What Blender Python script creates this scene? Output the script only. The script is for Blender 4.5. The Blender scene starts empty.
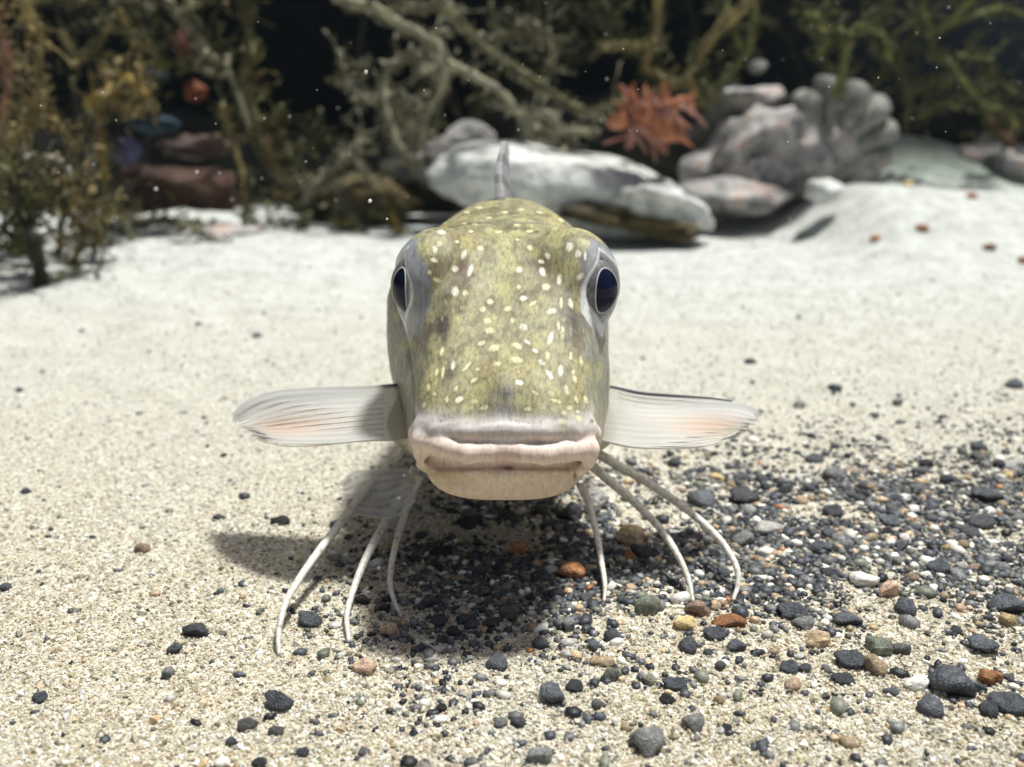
import bpy, bmesh, math, random
import numpy as np
from mathutils import Vector, Matrix, noise as mnoise

random.seed(7)
rng = np.random.default_rng(7)
scene = bpy.context.scene
C = scene.collection
R = math.radians

# ------------------------------------------------------------------ camera, light, exposure
F_PX, W_PX, H_PX, PITCH, CAM_H = 1000.0, 1024, 767, R(18), 0.177
cam_d = bpy.data.cameras.new('camera'); cam = bpy.data.objects.new('camera', cam_d); C.objects.link(cam)
cam.location = (0, 0, CAM_H); cam.rotation_euler = (R(90) - PITCH, 0, 0)
cam_d.sensor_width = 36; cam_d.lens = 36 * F_PX / W_PX
cam_d.clip_start = 0.01; cam_d.clip_end = 100
cam_d.dof.use_dof = True; cam_d.dof.focus_distance = 0.315; cam_d.dof.aperture_fstop = 9.5
scene.camera = cam

LIGHT = Vector((-0.26, -0.17, -1.0)).normalized()          # direction the light travels
SUN_EL = math.asin(-LIGHT.z); SUN_AZ = math.atan2(-LIGHT.x, -LIGHT.y)
world = bpy.data.worlds.new('World'); scene.world = world; world.use_nodes = True
wn = world.node_tree.nodes; wl = world.node_tree.links
sky = wn.new('ShaderNodeTexSky'); sky.sky_type = 'NISHITA'; sky.sun_disc = False
sky.sun_elevation = SUN_EL; sky.sun_rotation = SUN_AZ
wl.new(sky.outputs[0], wn['Background'].inputs[0]); sky.air_density = .6; sky.dust_density = 4; sky.ozone_density = .3
wn['Background'].inputs[1].default_value = 0.066
sun_d = bpy.data.lights.new('sun', 'SUN'); sun_d.energy = 4.6; sun_d.angle = R(6); sun_d.color = (0.985, 1, 0.965)
sun = bpy.data.objects.new('sun', sun_d); C.objects.link(sun)
sun.rotation_euler = LIGHT.to_track_quat('-Z', 'Y').to_euler(); sun.location = (0.6, 0.7, 2.5)
vs = scene.view_settings
vs.view_transform = 'Standard'; vs.look = 'None'; vs.gamma = 1; vs.use_curve_mapping = False
vs.exposure = 0.29
scene.render.resolution_x = W_PX; scene.render.resolution_y = H_PX

# ------------------------------------------------------------------ helpers
SP, CP = math.sin(PITCH), math.cos(PITCH)
def at(px, py, Y):
    """the point of the place seen at a pixel, at distance Y"""
    dx = (px - 512) / F_PX; dy = (383.5 - py) / F_PX
    d = Vector((dx, dy * SP + CP, dy * CP - SP))
    return Vector((0, 0, CAM_H)) + d * (Y / d.y)
def ground_at(px, py, z=0.0):
    dx = (px - 512) / F_PX; dy = (383.5 - py) / F_PX
    d = Vector((dx, dy * SP + CP, dy * CP - SP))
    return Vector((0, 0, CAM_H)) + d * ((z - CAM_H) / d.z)
def project(P):
    """pixel coordinates of an array of points"""
    x, y, z = P[:, 0], P[:, 1], P[:, 2] - CAM_H
    zc = y * CP - z * SP; up = y * SP + z * CP
    return 512 + F_PX * x / zc, 383.5 - F_PX * up / zc

def tag(o, label=None, cat=None, group=None, kind=None):
    if label: o['label'] = label
    if cat: o['category'] = cat
    if group: o['group'] = group
    if kind: o['kind'] = kind
    return o
def link(name, me, mats=None, parent=None):
    o = bpy.data.objects.new(name, me); C.objects.link(o)
    if mats is not None:
        for m in (mats if isinstance(mats, (list, tuple)) else [mats]): me.materials.append(m)
    if parent is not None:
        o.parent = parent
        o.matrix_parent_inverse = Matrix.Translation(-parent.location)
    return o
def thing(name, loc, label, cat, group=None):
    o = bpy.data.objects.new(name, None); C.objects.link(o); o.location = loc
    o.empty_display_size = 0.02
    return tag(o, label, cat, group)
def mesh_np(name, V, Fq, smooth=True):
    """mesh from arrays: V (n,3), Fq (m,k) all faces of k corners"""
    V = np.asarray(V, np.float32); Fq = np.asarray(Fq, np.int32)
    me = bpy.data.meshes.new(name)
    k = Fq.shape[1]
    me.vertices.add(len(V)); me.vertices.foreach_set('co', V.ravel())
    me.loops.add(Fq.size); me.loops.foreach_set('vertex_index', Fq.ravel())
    me.polygons.add(len(Fq))
    me.polygons.foreach_set('loop_start', np.arange(0, Fq.size, k, dtype=np.int32))
    me.polygons.foreach_set('loop_total', np.full(len(Fq), k, np.int32))
    me.update(calc_edges=True); me.validate()
    me.polygons.foreach_set('use_smooth', np.full(len(me.polygons), smooth))
    return me
def set_col(me, name, col):
    a = me.attributes.new(name, 'FLOAT_COLOR', 'POINT')
    c = np.ones((len(me.vertices), 4), np.float32); c[:, :3] = col
    a.data.foreach_set('color', c.ravel())

class MB:
    """collects tubes, leaves and grids for one mesh"""
    def __init__(s): s.v = []; s.f = []
    def tube(s, pts, rad, n=6, cap=True, wob=0.0):
        pts = [Vector(p) for p in pts]; b = len(s.v); m = len(pts)
        t0 = (pts[1] - pts[0]).normalized()
        u = t0.orthogonal().normalized()
        for i, p in enumerate(pts):
            t = (pts[min(i + 1, m - 1)] - pts[max(i - 1, 0)])
            t = t.normalized() if t.length > 1e-9 else t0
            u = (u - t * u.dot(t)).normalized(); w = t.cross(u)
            r = rad[i] if hasattr(rad, '__len__') else rad
            for k in range(n):
                a = 2 * math.pi * k / n
                rr = r * (1 + wob * random.uniform(-1, 1))
                s.v.append(p + (u * math.cos(a) + w * math.sin(a)) * rr)
        for i in range(m - 1):
            for k in range(n):
                k2 = (k + 1) % n
                s.f.append((b + i * n + k, b + i * n + k2, b + (i + 1) * n + k2, b + (i + 1) * n + k))
        if cap:
            s.f.append(tuple(b + k for k in reversed(range(n))))
            s.f.append(tuple(b + (m - 1) * n + k for k in range(n)))
    def leaf(s, base, d, L, wd, nrm):
        side = d.cross(nrm).normalized(); b = len(s.v)
        s.v += [base, base + d * L * .45 + side * wd + nrm * L * .08, base + d * L + nrm * L * .02,
                base + d * L * .45 - side * wd + nrm * L * .08, base + d * L * .5 + nrm * L * .2]
        s.f += [(b, b + 1, b + 4), (b + 1, b + 2, b + 4), (b + 2, b + 3, b + 4), (b + 3, b, b + 4)]
    def mesh(s, name, smooth=True):
        me = bpy.data.meshes.new(name); me.from_pydata([tuple(v) for v in s.v], [], s.f)
        me.polygons.foreach_set('use_smooth', np.full(len(me.polygons), smooth)); me.update()
        return me
    def build(s, name, mat, parent=None, smooth=True):
        return link(name, s.mesh(name, smooth), mat, parent)

def spline(pts, n=6):
    """Catmull-Rom through the points, n steps a span"""
    P = [Vector(p) for p in pts]; P = [P[0] * 2 - P[1]] + P + [P[-1] * 2 - P[-2]]; out = []
    for i in range(1, len(P) - 2):
        a, b, c, d = P[i - 1:i + 3]
        for k in range(n):
            t = k / n
            out.append(.5 * ((2 * b) + (c - a) * t + (2 * a - 5 * b + 4 * c - d) * t * t + (3 * b - a - 3 * c + d) * t ** 3))
    out.append(P[-2]); return out
def lerp_list(vals, m):
    xs = np.linspace(0, len(vals) - 1, m); return list(np.interp(xs, range(len(vals)), vals))

def ico(sub):
    bm = bmesh.new(); bmesh.ops.create_icosphere(bm, subdivisions=sub, radius=1)
    V = np.array([v.co[:] for v in bm.verts]); Fc = np.array([[v.index for v in f.verts] for f in bm.faces]); bm.free()
    return V, Fc
ICO1, ICO2, ICO3, ICO4 = ico(1), ico(2), ico(3), ico(4)
def lump(name, base, radii, amp, freq, seed, smooth=True, facets=0, octaves=3):
    """an uneven stone-like body; facets > 0 shaves flat faces off it"""
    V, Fc = base; V = V.copy(); rs = np.random.default_rng(seed); o = Vector(rs.uniform(-50, 50, 3))
    for _ in range(facets):
        n = rs.normal(size=3); n /= np.linalg.norm(n); d = rs.uniform(.55, .85)
        ov = np.clip(V @ n - d, 0, None); V -= ov[:, None] * n * .92
    d = np.array([mnoise.fractal(Vector(v) * freq + o, .9, 2.1, octaves) for v in V])
    V = V * (1 + amp * d[:, None]) * np.array(radii)
    return mesh_np(name, V, Fc, smooth)

# ------------------------------------------------------------------ materials
def new_mat(name):
    m = bpy.data.materials.new(name); m.use_nodes = True
    nt = m.node_tree; return m, nt.nodes, nt.links, nt.nodes['Principled BSDF']
def ramp(n, stops):
    r = n.new('ShaderNodeValToRGB'); e = r.color_ramp.elements
    while len(e) < len(stops): e.new(.5)
    for k, (p, c) in enumerate(stops): e[k].position = p; e[k].color = (*c, 1)
    return r
def noise_mat(name, stops, scale, rough=.75, bump=.3, bscale=None, detail=6, dist=.0005, spec=.3, rand=0.0, sss=0, coords='Object'):
    m, n, l, b = new_mat(name)
    tc = n.new('ShaderNodeTexCoord'); src = tc.outputs[coords]
    if rand:
        oi = n.new('ShaderNodeObjectInfo'); add = n.new('ShaderNodeVectorMath'); add.operation = 'ADD'
        mul = n.new('ShaderNodeMath'); mul.operation = 'MULTIPLY'; mul.inputs[1].default_value = 37.0
        l.new(oi.outputs['Random'], mul.inputs[0]); l.new(src, add.inputs[0]); l.new(mul.outputs[0], add.inputs[1]); src = add.outputs[0]
    t = n.new('ShaderNodeTexNoise'); t.inputs['Scale'].default_value = scale; t.inputs['Detail'].default_value = detail
    t.inputs['Roughness'].default_value = .65
    l.new(src, t.inputs['Vector'])
    r = ramp(n, stops); l.new(t.outputs['Fac'], r.inputs[0]); out = r.outputs[0]
    if rand:
        hs = n.new('ShaderNodeHueSaturation'); mr = n.new('ShaderNodeMapRange')
        mr.inputs[3].default_value = 1 - rand; mr.inputs[4].default_value = 1 + rand
        l.new(oi.outputs['Random'], mr.inputs[0]); l.new(mr.outputs[0], hs.inputs['Value']); l.new(out, hs.inputs['Color']); out = hs.outputs[0]
    l.new(out, b.inputs['Base Color'])
    b.inputs['Roughness'].default_value = rough; b.inputs['Specular IOR Level'].default_value = spec
    if sss:
        b.inputs['Subsurface Weight'].default_value = sss; b.inputs['Subsurface Radius'].default_value = (1, .7, .5); b.inputs['Subsurface Scale'].default_value = .004
    if bump:
        t2 = n.new('ShaderNodeTexNoise'); t2.inputs['Scale'].default_value = bscale or scale * 4; t2.inputs['Detail'].default_value = 4
        l.new(src, t2.inputs['Vector'])
        bp = n.new('ShaderNodeBump'); bp.inputs['Strength'].default_value = bump; bp.inputs['Distance'].default_value = dist
        l.new(t2.outputs['Fac'], bp.inputs['Height']); l.new(bp.outputs[0], b.inputs['Normal'])
    return m

def attr_mat(name, attr, rough=.7, spec=.3):
    m, n, l, b = new_mat(name)
    a = n.new('ShaderNodeAttribute'); a.attribute_name = attr; l.new(a.outputs['Color'], b.inputs['Base Color'])
    b.inputs['Roughness'].default_value = rough; b.inputs['Specular IOR Level'].default_value = spec
    return m, n, l, b, a

# ------------------------------------------------------------------ the sand
_w = [(rng.uniform(0, 2 * np.pi), rng.uniform(0, 2 * np.pi)) for _ in range(24)]
def waves(x, y, freq, k0, n=6):
    s = 0
    for i in range(n):
        a, p = _w[(k0 + i) % 24]
        f = freq * (.7 + .13 * i)
        s = s + np.sin((x * np.cos(a) + y * np.sin(a)) * f + p)
    return s / n
def sstep(a, b, x):
    t = np.clip((x - a) / (b - a), 0, 1); return t * t * (3 - 2 * t)
def sand_h(x, y):
    x = np.asarray(x, float); y = np.asarray(y, float)
    h = .0022 * waves(x, y, 22, 0) + .0009 * waves(x, y, 75, 7) + .0004 * waves(x, y, 190, 13)
    near = sstep(.75, .35, y); h = h * (1 - .35 * near)
    h = h + .052 * sstep(.27, .37, x + .02 * waves(x, y, 14, 3)) * sstep(1.05, .30, x) * np.exp(-((y - 1.05) / .15) ** 2) * (1 + .12 * waves(x, y, 16, 9))   # the bank on the right
    h = h + .082 * np.exp(-((x - .50) / .20) ** 2 - ((y - 1.38) / .13) ** 2)                             # the dune behind it
    h = h + .016 * sstep(.0, -.30, x) * np.exp(-((y - .85) / .22) ** 2)
    return h
def axis(segs):
    out = []
    for a, b, n in segs: out += list(np.linspace(a, b, n, endpoint=False))
    return np.array(out + [segs[-1][1]])
xs = axis([(-4, -.9, 24), (-.9, -.32, 50), (-.32, .36, 240), (.36, .95, 80), (.95, 4, 24)])
ys = axis([(-3, .16, 24), (.16, .6, 190), (.6, 1.7, 150), (1.7, 4, 16)])
gx, gy = np.meshgrid(xs, ys, indexing='ij')
gz = sand_h(gx, gy)
idx = np.arange(gx.size).reshape(gx.shape)
quads = np.stack([idx[:-1, :-1], idx[1:, :-1], idx[1:, 1:], idx[:-1, 1:]], -1).reshape(-1, 4)
sand_me = mesh_np('sand', np.stack([gx, gy, gz], -1).reshape(-1, 3), quads)

m, n, l, b = new_mat('sand')
geo = n.new('ShaderNodeNewGeometry')
v1 = n.new('ShaderNodeTexVoronoi'); v1.inputs['Scale'].default_value = 900; l.new(geo.outputs['Position'], v1.inputs['Vector'])
sep = n.new('ShaderNodeSeparateColor'); l.new(v1.outputs['Color'], sep.inputs[0])
r1 = ramp(n, [(0, (.14, .12, .08)), (.12, (.33, .29, .21)), (.5, (.47, .42, .32)), (.85, (.59, .555, .46)), (1, (.74, .71, .63))])
l.new(sep.outputs[0], r1.inputs[0])
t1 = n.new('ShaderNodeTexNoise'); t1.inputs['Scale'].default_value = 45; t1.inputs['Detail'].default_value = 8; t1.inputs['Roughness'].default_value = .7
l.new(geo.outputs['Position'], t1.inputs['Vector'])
r2 = ramp(n, [(.30, (.33, .335, .305)), (.43, (.455, .465, .43)), (.56, (.54, .555, .52)), (.72, (.62, .64, .615))]); l.new(t1.outputs['Fac'], r2.inputs[0])  # whiter far sand; part of the distance's brightness is put into its colour
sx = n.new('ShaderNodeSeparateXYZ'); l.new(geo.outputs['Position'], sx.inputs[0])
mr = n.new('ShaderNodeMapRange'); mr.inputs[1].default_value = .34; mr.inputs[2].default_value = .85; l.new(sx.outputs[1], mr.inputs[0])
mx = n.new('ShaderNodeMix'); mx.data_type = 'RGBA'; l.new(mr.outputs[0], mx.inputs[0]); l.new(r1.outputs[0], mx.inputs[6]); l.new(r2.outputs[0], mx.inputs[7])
gm = n.new('ShaderNodeMapRange'); gm.inputs[1].default_value = 1.20; gm.inputs[2].default_value = 1.27; l.new(sx.outputs[1], gm.inputs[0])
mg = n.new('ShaderNodeMix'); mg.data_type = 'RGBA'; l.new(gm.outputs[0], mg.inputs[0]); l.new(mx.outputs[2], mg.inputs[6])
mgc = n.new('ShaderNodeMix'); mgc.data_type = 'RGBA'; mgc.blend_type = 'MULTIPLY'; mgc.inputs[0].default_value = 1; l.new(mx.outputs[2], mgc.inputs[6]); mgc.inputs[7].default_value = (.62, .68, .62, 1)
l.new(mgc.outputs[2], mg.inputs[7])      # the sand turns darker and greener at the back
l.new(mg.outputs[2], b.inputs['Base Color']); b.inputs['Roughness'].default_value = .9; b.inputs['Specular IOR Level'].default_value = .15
bp = n.new('ShaderNodeBump'); bp.inputs['Strength'].default_value = .7; bp.inputs['Distance'].default_value = .0006
l.new(v1.outputs['Distance'], bp.inputs['Height']); bp.invert = True; l.new(bp.outputs[0], b.inputs['Normal'])
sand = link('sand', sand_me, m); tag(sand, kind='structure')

# density of the dark gravel patch, by place on the sand
def gravel_density(x, y):
    d = sstep(-.03, .02, x + .15 * (y - .33)) * np.exp(-((y - (.345 + .10 * (x - .1))) / np.where(y < .345, .042, .072)) ** 2)
    d = d * (.55 + .45 * sstep(.02, .14, x))
    d = d + .55 * np.exp(-((x + .012) / .035) ** 2 - ((y - .335) / .06) ** 2)
    d = d * np.clip(.85 + 1.5 * waves(x, y, 90, 5) + .8 * waves(x, y, 200, 16), .05, 1.6) + .003 + .018 * sstep(-.06, .1, x) * sstep(.6, .3, y)
    return np.clip(d, 0, 1)

PAL = {  # pigment of loose stones
    'dark': (.058, .064, .074), 'black': (.016, .017, .020), 'grey': (.15, .15, .145), 'green': (.15, .16, .12),
    'tan': (.42, .31, .19), 'pink': (.48, .33, .23), 'orange': (.40, .17, .06), 'white': (.70, .67, .60), 'yellow': (.55, .42, .20)}

# sand grains: real grains, thousands of them, thinning out with distance
def grains(N):
    t = rng.uniform(0, 1, N)
    y = .20 * (1.05 / .20) ** (t ** 1.45)
    x = rng.uniform(-1, 1, N) * (.03 + y * .60)
    size = rng.lognormal(math.log(.00042), .36, N) * (1 + .25 * (y - .25))
    dark = rng.uniform(0, 1, N) < .004 + .40 * gravel_density(x, y)
    size = np.where(dark, size * rng.uniform(1.0, 1.9, N), size)
    big = rng.uniform(0, 1, N) < .02; size = np.where(big, size * 1.9, size)
    pal = np.array([(.56, .505, .375), (.48, .405, .27), (.65, .62, .53), (.80, .78, .73), (.34, .28, .18), (.24, .22, .18), (.52, .38, .23), (.41, .38, .32)])
    pr = np.array([.26, .19, .19, .13, .08, .07, .03, .05])
    col = pal[rng.choice(8, N, p=pr)] * rng.uniform(.75, 1.2, (N, 1))
    far = np.clip(sstep(.27, .52, y) * (.75 + .35 * waves(x, y, 26, 2)) + .25 * sstep(.1, .6, waves(x, y, 38, 11)), 0, .92)[:, None]; col = col * (1 - far) + np.array((.53, .54, .505)) * far  # far grains whitened to match, brighter distance included in their colour
    dk = np.array([(.035, .040, .048), (.07, .07, .075), (.15, .15, .14)])[rng.choice(3, N, p=[.5, .3, .2])]
    col = np.where(dark[:, None], dk, col)
    O = np.array([(1, 0, 0), (0, 1, 0), (-1, 0, 0), (0, -1, 0), (0, 0, 1), (0, 0, -1)], float)
    OF = np.array([(0, 1, 4), (1, 2, 4), (2, 3, 4), (3, 0, 4), (1, 0, 5), (2, 1, 5), (3, 2, 5), (0, 3, 5)])
    q = rng.normal(size=(N, 4)); q /= np.linalg.norm(q, axis=1)[:, None]
    w_, a, b_, c = q.T
    Rm = np.stack([1 - 2 * (b_ * b_ + c * c), 2 * (a * b_ - c * w_), 2 * (a * c + b_ * w_), 2 * (a * b_ + c * w_), 1 - 2 * (a * a + c * c), 2 * (b_ * c - a * w_),
                   2 * (a * c - b_ * w_), 2 * (b_ * c + a * w_), 1 - 2 * (a * a + b_ * b_)], -1).reshape(N, 3, 3)
    loc = O[None] * (size[:, None, None] * rng.uniform(.65, 1.4, (N, 6, 1)))
    P = np.einsum('nij,nkj->nki', Rm, loc)
    P[..., 0] += x[:, None]; P[..., 1] += y[:, None]; P[..., 2] += (sand_h(x, y) + size * rng.uniform(-.35, .5, N))[:, None]
    Fq = (OF[None] + 6 * np.arange(N)[:, None, None]).reshape(-1, 3)
    me = mesh_np('sand_grains', P.reshape(-1, 3), Fq, smooth=False)
    set_col(me, 'pigment', np.repeat(col, 6, 0))
    return me
m, n, l, b, a = attr_mat('sand_grain', 'pigment', .55, .35)
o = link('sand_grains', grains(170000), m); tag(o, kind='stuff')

# gravel: the small stones nobody could count
def gravel(N):
    xs_, ys_ = [], []
    while sum(map(len, xs_)) < N:
        y = .20 * (.85 / .20) ** rng.uniform(0, 1, 20000); x = rng.uniform(-1, 1, 20000) * (.03 + y * .58)
        k = rng.uniform(0, 1, 20000) < gravel_density(x, y); xs_.append(x[k]); ys_.append(y[k])
    x = np.concatenate(xs_)[:N]; y = np.concatenate(ys_)[:N]
    size = np.clip(rng.lognormal(math.log(.00100), .42, N), .0005, .0030)
    V0, F0 = ICO1; nv = len(V0)
    keys = ['dark', 'black', 'grey', 'green', 'tan', 'white', 'orange', 'pink']
    col = np.array([PAL[k] for k in keys])[rng.choice(8, N, p=[.40, .10, .23, .06, .08, .115, .005, .010])] * rng.uniform(.6, 1.5, (N, 1))
    P = V0[None] * (1 + rng.uniform(-.22, .22, (N, nv, 1))) * (size[:, None, None] * np.stack([rng.uniform(.8, 1.6, N), rng.uniform(.7, 1.1, N), rng.uniform(.5, .85, N)], -1)[:, None, :])
    a = rng.uniform(0, 2 * np.pi, N); ca, sa = np.cos(a)[:, None], np.sin(a)[:, None]
    X = P[..., 0] * ca - P[..., 1] * sa; Y = P[..., 0] * sa + P[..., 1] * ca
    P = np.stack([X + x[:, None], Y + y[:, None], P[..., 2] + (sand_h(x, y) + size * .25)[:, None]], -1)
    Fq = (F0[None] + nv * np.arange(N)[:, None, None]).reshape(-1, 3)
    me = mesh_np('gravel', P.reshape(-1, 3), Fq, smooth=True); set_col(me, 'pigment', np.repeat(col, nv, 0)); return me
m, n, l, b, a = attr_mat('gravel_stone', 'pigment', .42, .5)
tb = n.new('ShaderNodeTexNoise'); tb.inputs['Scale'].default_value = 1600; tb.inputs['Detail'].default_value = 4
bb = n.new('ShaderNodeBump'); bb.inputs['Strength'].default_value = .7; bb.inputs['Distance'].default_value = .0005; l.new(tb.outputs['Fac'], bb.inputs['Height']); l.new(bb.outputs[0], b.inputs['Normal'])
tc = n.new('ShaderNodeTexCoord'); l.new(tc.outputs['Object'], tb.inputs['Vector']); t = n.new('ShaderNodeTexNoise'); t.inputs['Scale'].default_value = 900; l.new(tc.outputs['Object'], t.inputs['Vector'])
mm = n.new('ShaderNodeMix'); mm.data_type = 'RGBA'; mm.blend_type = 'OVERLAY'; mm.inputs[0].default_value = .7
l.new(a.outputs['Color'], mm.inputs[6]); l.new(t.outputs['Fac'], mm.inputs[7]); l.new(mm.outputs[2], b.inputs['Base Color'])
o = link('gravel', gravel(14500), m); tag(o, kind='stuff')

# ------------------------------------------------------------------ tank walls
wall_mat = noise_mat('dark_wall', [(.3, (.004, .005, .008)), (.7, (.012, .015, .021))], 3, .9, .4, 12, dist=.01, spec=.1)
wall_r = noise_mat('blue_grey_wall', [(.3, (.010, .012, .016)), (.7, (.028, .034, .042))], 3, .9, .4, 12, dist=.01, spec=.1)
def wall(name, c, ext, seed, label, mat):
    """an uneven rock face: a thick slab whose face is displaced"""
    ux, uy = 40, 30; V = []; Fq = []
    (x0, y0), (x1, y1), (z0, z1), th = ext
    d = Vector((x1 - x0, y1 - y0, 0)); nrm = Vector((-d.y, d.x, 0)).normalized()
    for side in (0, 1):
        for i in range(ux + 1):
            for j in range(uy + 1):
                p = Vector((x0, y0, z0)) + d * (i / ux) + Vector((0, 0, (z1 - z0) * j / uy))
                k = 0.05 * mnoise.fractal(p * 3 + Vector((seed, 0, 0)), .8, 2, 4)
                V.append(p + nrm * (k if side == 0 else th))
    S = (ux + 1) * (uy + 1)
    for side in (0, 1):
        for i in range(ux):
            for j in range(uy):
                a = side * S + i * (uy + 1) + j; q = (a, a + uy + 1, a + uy + 2, a + 1); Fq.append(q if side == 0 else q[::-1])
    for i in range(ux):
        for j in (0, uy):
            a = i * (uy + 1) + j; q = (a, a + S, a + S + uy + 1, a + uy + 1); Fq.append(q)
    for i in (0, ux):
        for j in range(uy):
            a = i * (uy + 1) + j; q = (a, a + 1, a + S + 1, a + S); Fq.append(q)
    o = link(name, mesh_np(name, [tuple(v) for v in V], Fq), mat); tag(o, label, 'wall'); return o
BACK_Y, BACK_Z = 1.85, 2.2  # wall carried far above view so that it shades the background
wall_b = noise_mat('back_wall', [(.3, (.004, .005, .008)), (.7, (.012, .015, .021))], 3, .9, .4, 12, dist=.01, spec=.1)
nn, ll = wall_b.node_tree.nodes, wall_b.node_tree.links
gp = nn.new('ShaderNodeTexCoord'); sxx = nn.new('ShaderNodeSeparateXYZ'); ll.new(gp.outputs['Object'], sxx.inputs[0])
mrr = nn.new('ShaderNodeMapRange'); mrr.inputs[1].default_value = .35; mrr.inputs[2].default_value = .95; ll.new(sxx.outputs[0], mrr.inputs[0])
mxx = nn.new('ShaderNodeMix'); mxx.data_type = 'RGBA'; ll.new(mrr.outputs[0], mxx.inputs[0]); mxx.inputs[7].default_value = (.085, .105, .13, 1)  # lighter blue-grey towards the right: haze painted into the wall colour
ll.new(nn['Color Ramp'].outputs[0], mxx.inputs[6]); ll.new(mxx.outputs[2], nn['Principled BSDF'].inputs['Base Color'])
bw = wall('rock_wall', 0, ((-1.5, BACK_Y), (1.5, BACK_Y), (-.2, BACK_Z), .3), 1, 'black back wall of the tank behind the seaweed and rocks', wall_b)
lm = lump('unseen_shade_ledge', ICO3, (1.6, .36, .20), .12, 1.5, 77, True, 0); lo = link('unseen_shade_ledge', lm, wall_mat); lo.parent = bw; lo.location = (0, 1.74, .80)  # ledge added out of view to shade the far background
wall('rock_wall', 0, ((-1.3, .5), (-1.3, 1.95), (-.2, 1.2), .3), 2, 'dark side wall of the tank beyond the brown seaweed', wall_mat)
wall('rock_wall', 0, ((1.45, 1.95), (1.45, .5), (-.2, .6), .3), 3, 'dark blue grey side wall of the tank beyond the sand bank', wall_r)

# ------------------------------------------------------------------ the fish
FX = -0.0023
def smin(a, b, k):
    h = np.clip(.5 + .5 * (b - a) / k, 0, 1); return b + (a - b) * h - k * h * (1 - h)
def smax(a, b, k): return -smin(-a, -b, k)
def nets(F, X, Y, Z):
    """naive surface nets on a grid with uneven axes"""
    ins = F < 0
    nx, ny, nz = F.shape
    c = np.zeros((nx - 1, ny - 1, nz - 1), np.int8)
    for i in (0, 1):
        for j in (0, 1):
            for k in (0, 1): c += ins[i:nx - 1 + i, j:ny - 1 + j, k:nz - 1 + k]
    act = (c > 0) & (c < 8); I, J, K = np.nonzero(act)
    vid = -np.ones(act.shape, np.int32); vid[I, J, K] = np.arange(len(I))
    S = np.zeros((len(I), 3)); cnt = np.zeros(len(I))
    corners = [(i, j, k) for i in (0, 1) for j in (0, 1) for k in (0, 1)]
    val = {cc: F[I + cc[0], J + cc[1], K + cc[2]] for cc in corners}
    pos = {cc: np.stack([X[I + cc[0]], Y[J + cc[1]], Z[K + cc[2]]], -1) for cc in corners}
    for a in corners:
        for ax in range(3):
            if a[ax] == 0:
                b = list(a); b[ax] = 1; b = tuple(b); va, vb = val[a], val[b]
                mk = (va < 0) != (vb < 0); t = np.where(mk, va / np.where(mk, va - vb, 1), 0)
                S += np.where(mk[:, None], pos[a] + (pos[b] - pos[a]) * t[:, None], 0); cnt += mk
    V = S / cnt[:, None]; Q = []
    for ax in range(3):
        sl0 = [slice(None)] * 3; sl1 = [slice(None)] * 3; sl0[ax] = slice(0, -1); sl1[ax] = slice(1, None)
        a, b = ins[tuple(sl0)], ins[tuple(sl1)]
        o1, o2 = [q for q in range(3) if q != ax]
        E = np.argwhere(a != b)
        ok = (E[:, o1] > 0) & (E[:, o2] > 0) & (E[:, o1] < F.shape[o1] - 1) & (E[:, o2] < F.shape[o2] - 1); E = E[ok]
        def cell(d1, d2):
            e = E.copy(); e[:, o1] -= d1; e[:, o2] -= d2; return vid[e[:, 0], e[:, 1], e[:, 2]]
        q = np.stack([cell(1, 1), cell(0, 1), cell(0, 0), cell(1, 0)], -1)
        flip = a[E[:, 0], E[:, 1], E[:, 2]] == (ax == 1)
        q[flip] = q[flip][:, ::-1]; Q.append(q)
    return V, np.concatenate(Q)

prof = np.array([  # Y, half width, top, bottom, exponent
    (.2825, .0040, .0690, .0650, 2.2), (.2840, .0195, .0722, .0600, 2.6), (.2865, .0242, .0757, .0570, 3.0), (.292, .0269, .0803, .0530, 3.4),
    (.300, .0288, .0852, .0480, 3.8), (.32, .0305, .0972, .0400, 4.4), (.335, .0312, .1062, .0350, 4.6), (.345, .0322, .1120, .0335, 4.2), (.355, .0345, .1166, .0310, 3.6),
    (.365, .0388, .1186, .0300, 3.0), (.375, .0424, .1196, .0290, 2.75), (.385, .0440, .1200, .0285, 2.35), (.40, .0425, .1225, .0285, 2.1), (.43, .0365, .1205, .0300, 2.2), (.48, .0290, .1095, .0330, 2.1), (.54, .0200, .0920, .0370, 2),
    (.60, .0110, .0720, .0400, 2), (.64, .0060, .0620, .0440, 2), (.668, .0035, .0590, .0470, 2)])
def polytube(x, y, z, pts, rads):
    d = None
    for i in range(len(pts) - 1):
        a = np.array(pts[i], np.float32); b = np.array(pts[i + 1], np.float32); ba = b - a
        t = np.clip(((x - a[0]) * ba[0] + (y - a[1]) * ba[1] + (z - a[2]) * ba[2]) / (ba @ ba), 0, 1)
        q = np.sqrt((x - a[0] - ba[0] * t) ** 2 + (y - a[1] - ba[1] * t) ** 2 + (z - a[2] - ba[2] * t) ** 2) - (rads[i] + (rads[i + 1] - rads[i]) * t)
        d = q if d is None else smin(d, q, .0012)
    return d
def ell(x, y, z, c, r):
    k0 = np.sqrt(((x - c[0]) / r[0]) ** 2 + ((y - c[1]) / r[1]) ** 2 + ((z - c[2]) / r[2]) ** 2)
    return (k0 - 1) * min(r)
EYE = (.0284, .3455, .1010); EYE_R = .0118
EYE_AX = {-1: R(17), 1: R(43)}       # how far each eye opening looks forward from sideways
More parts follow.
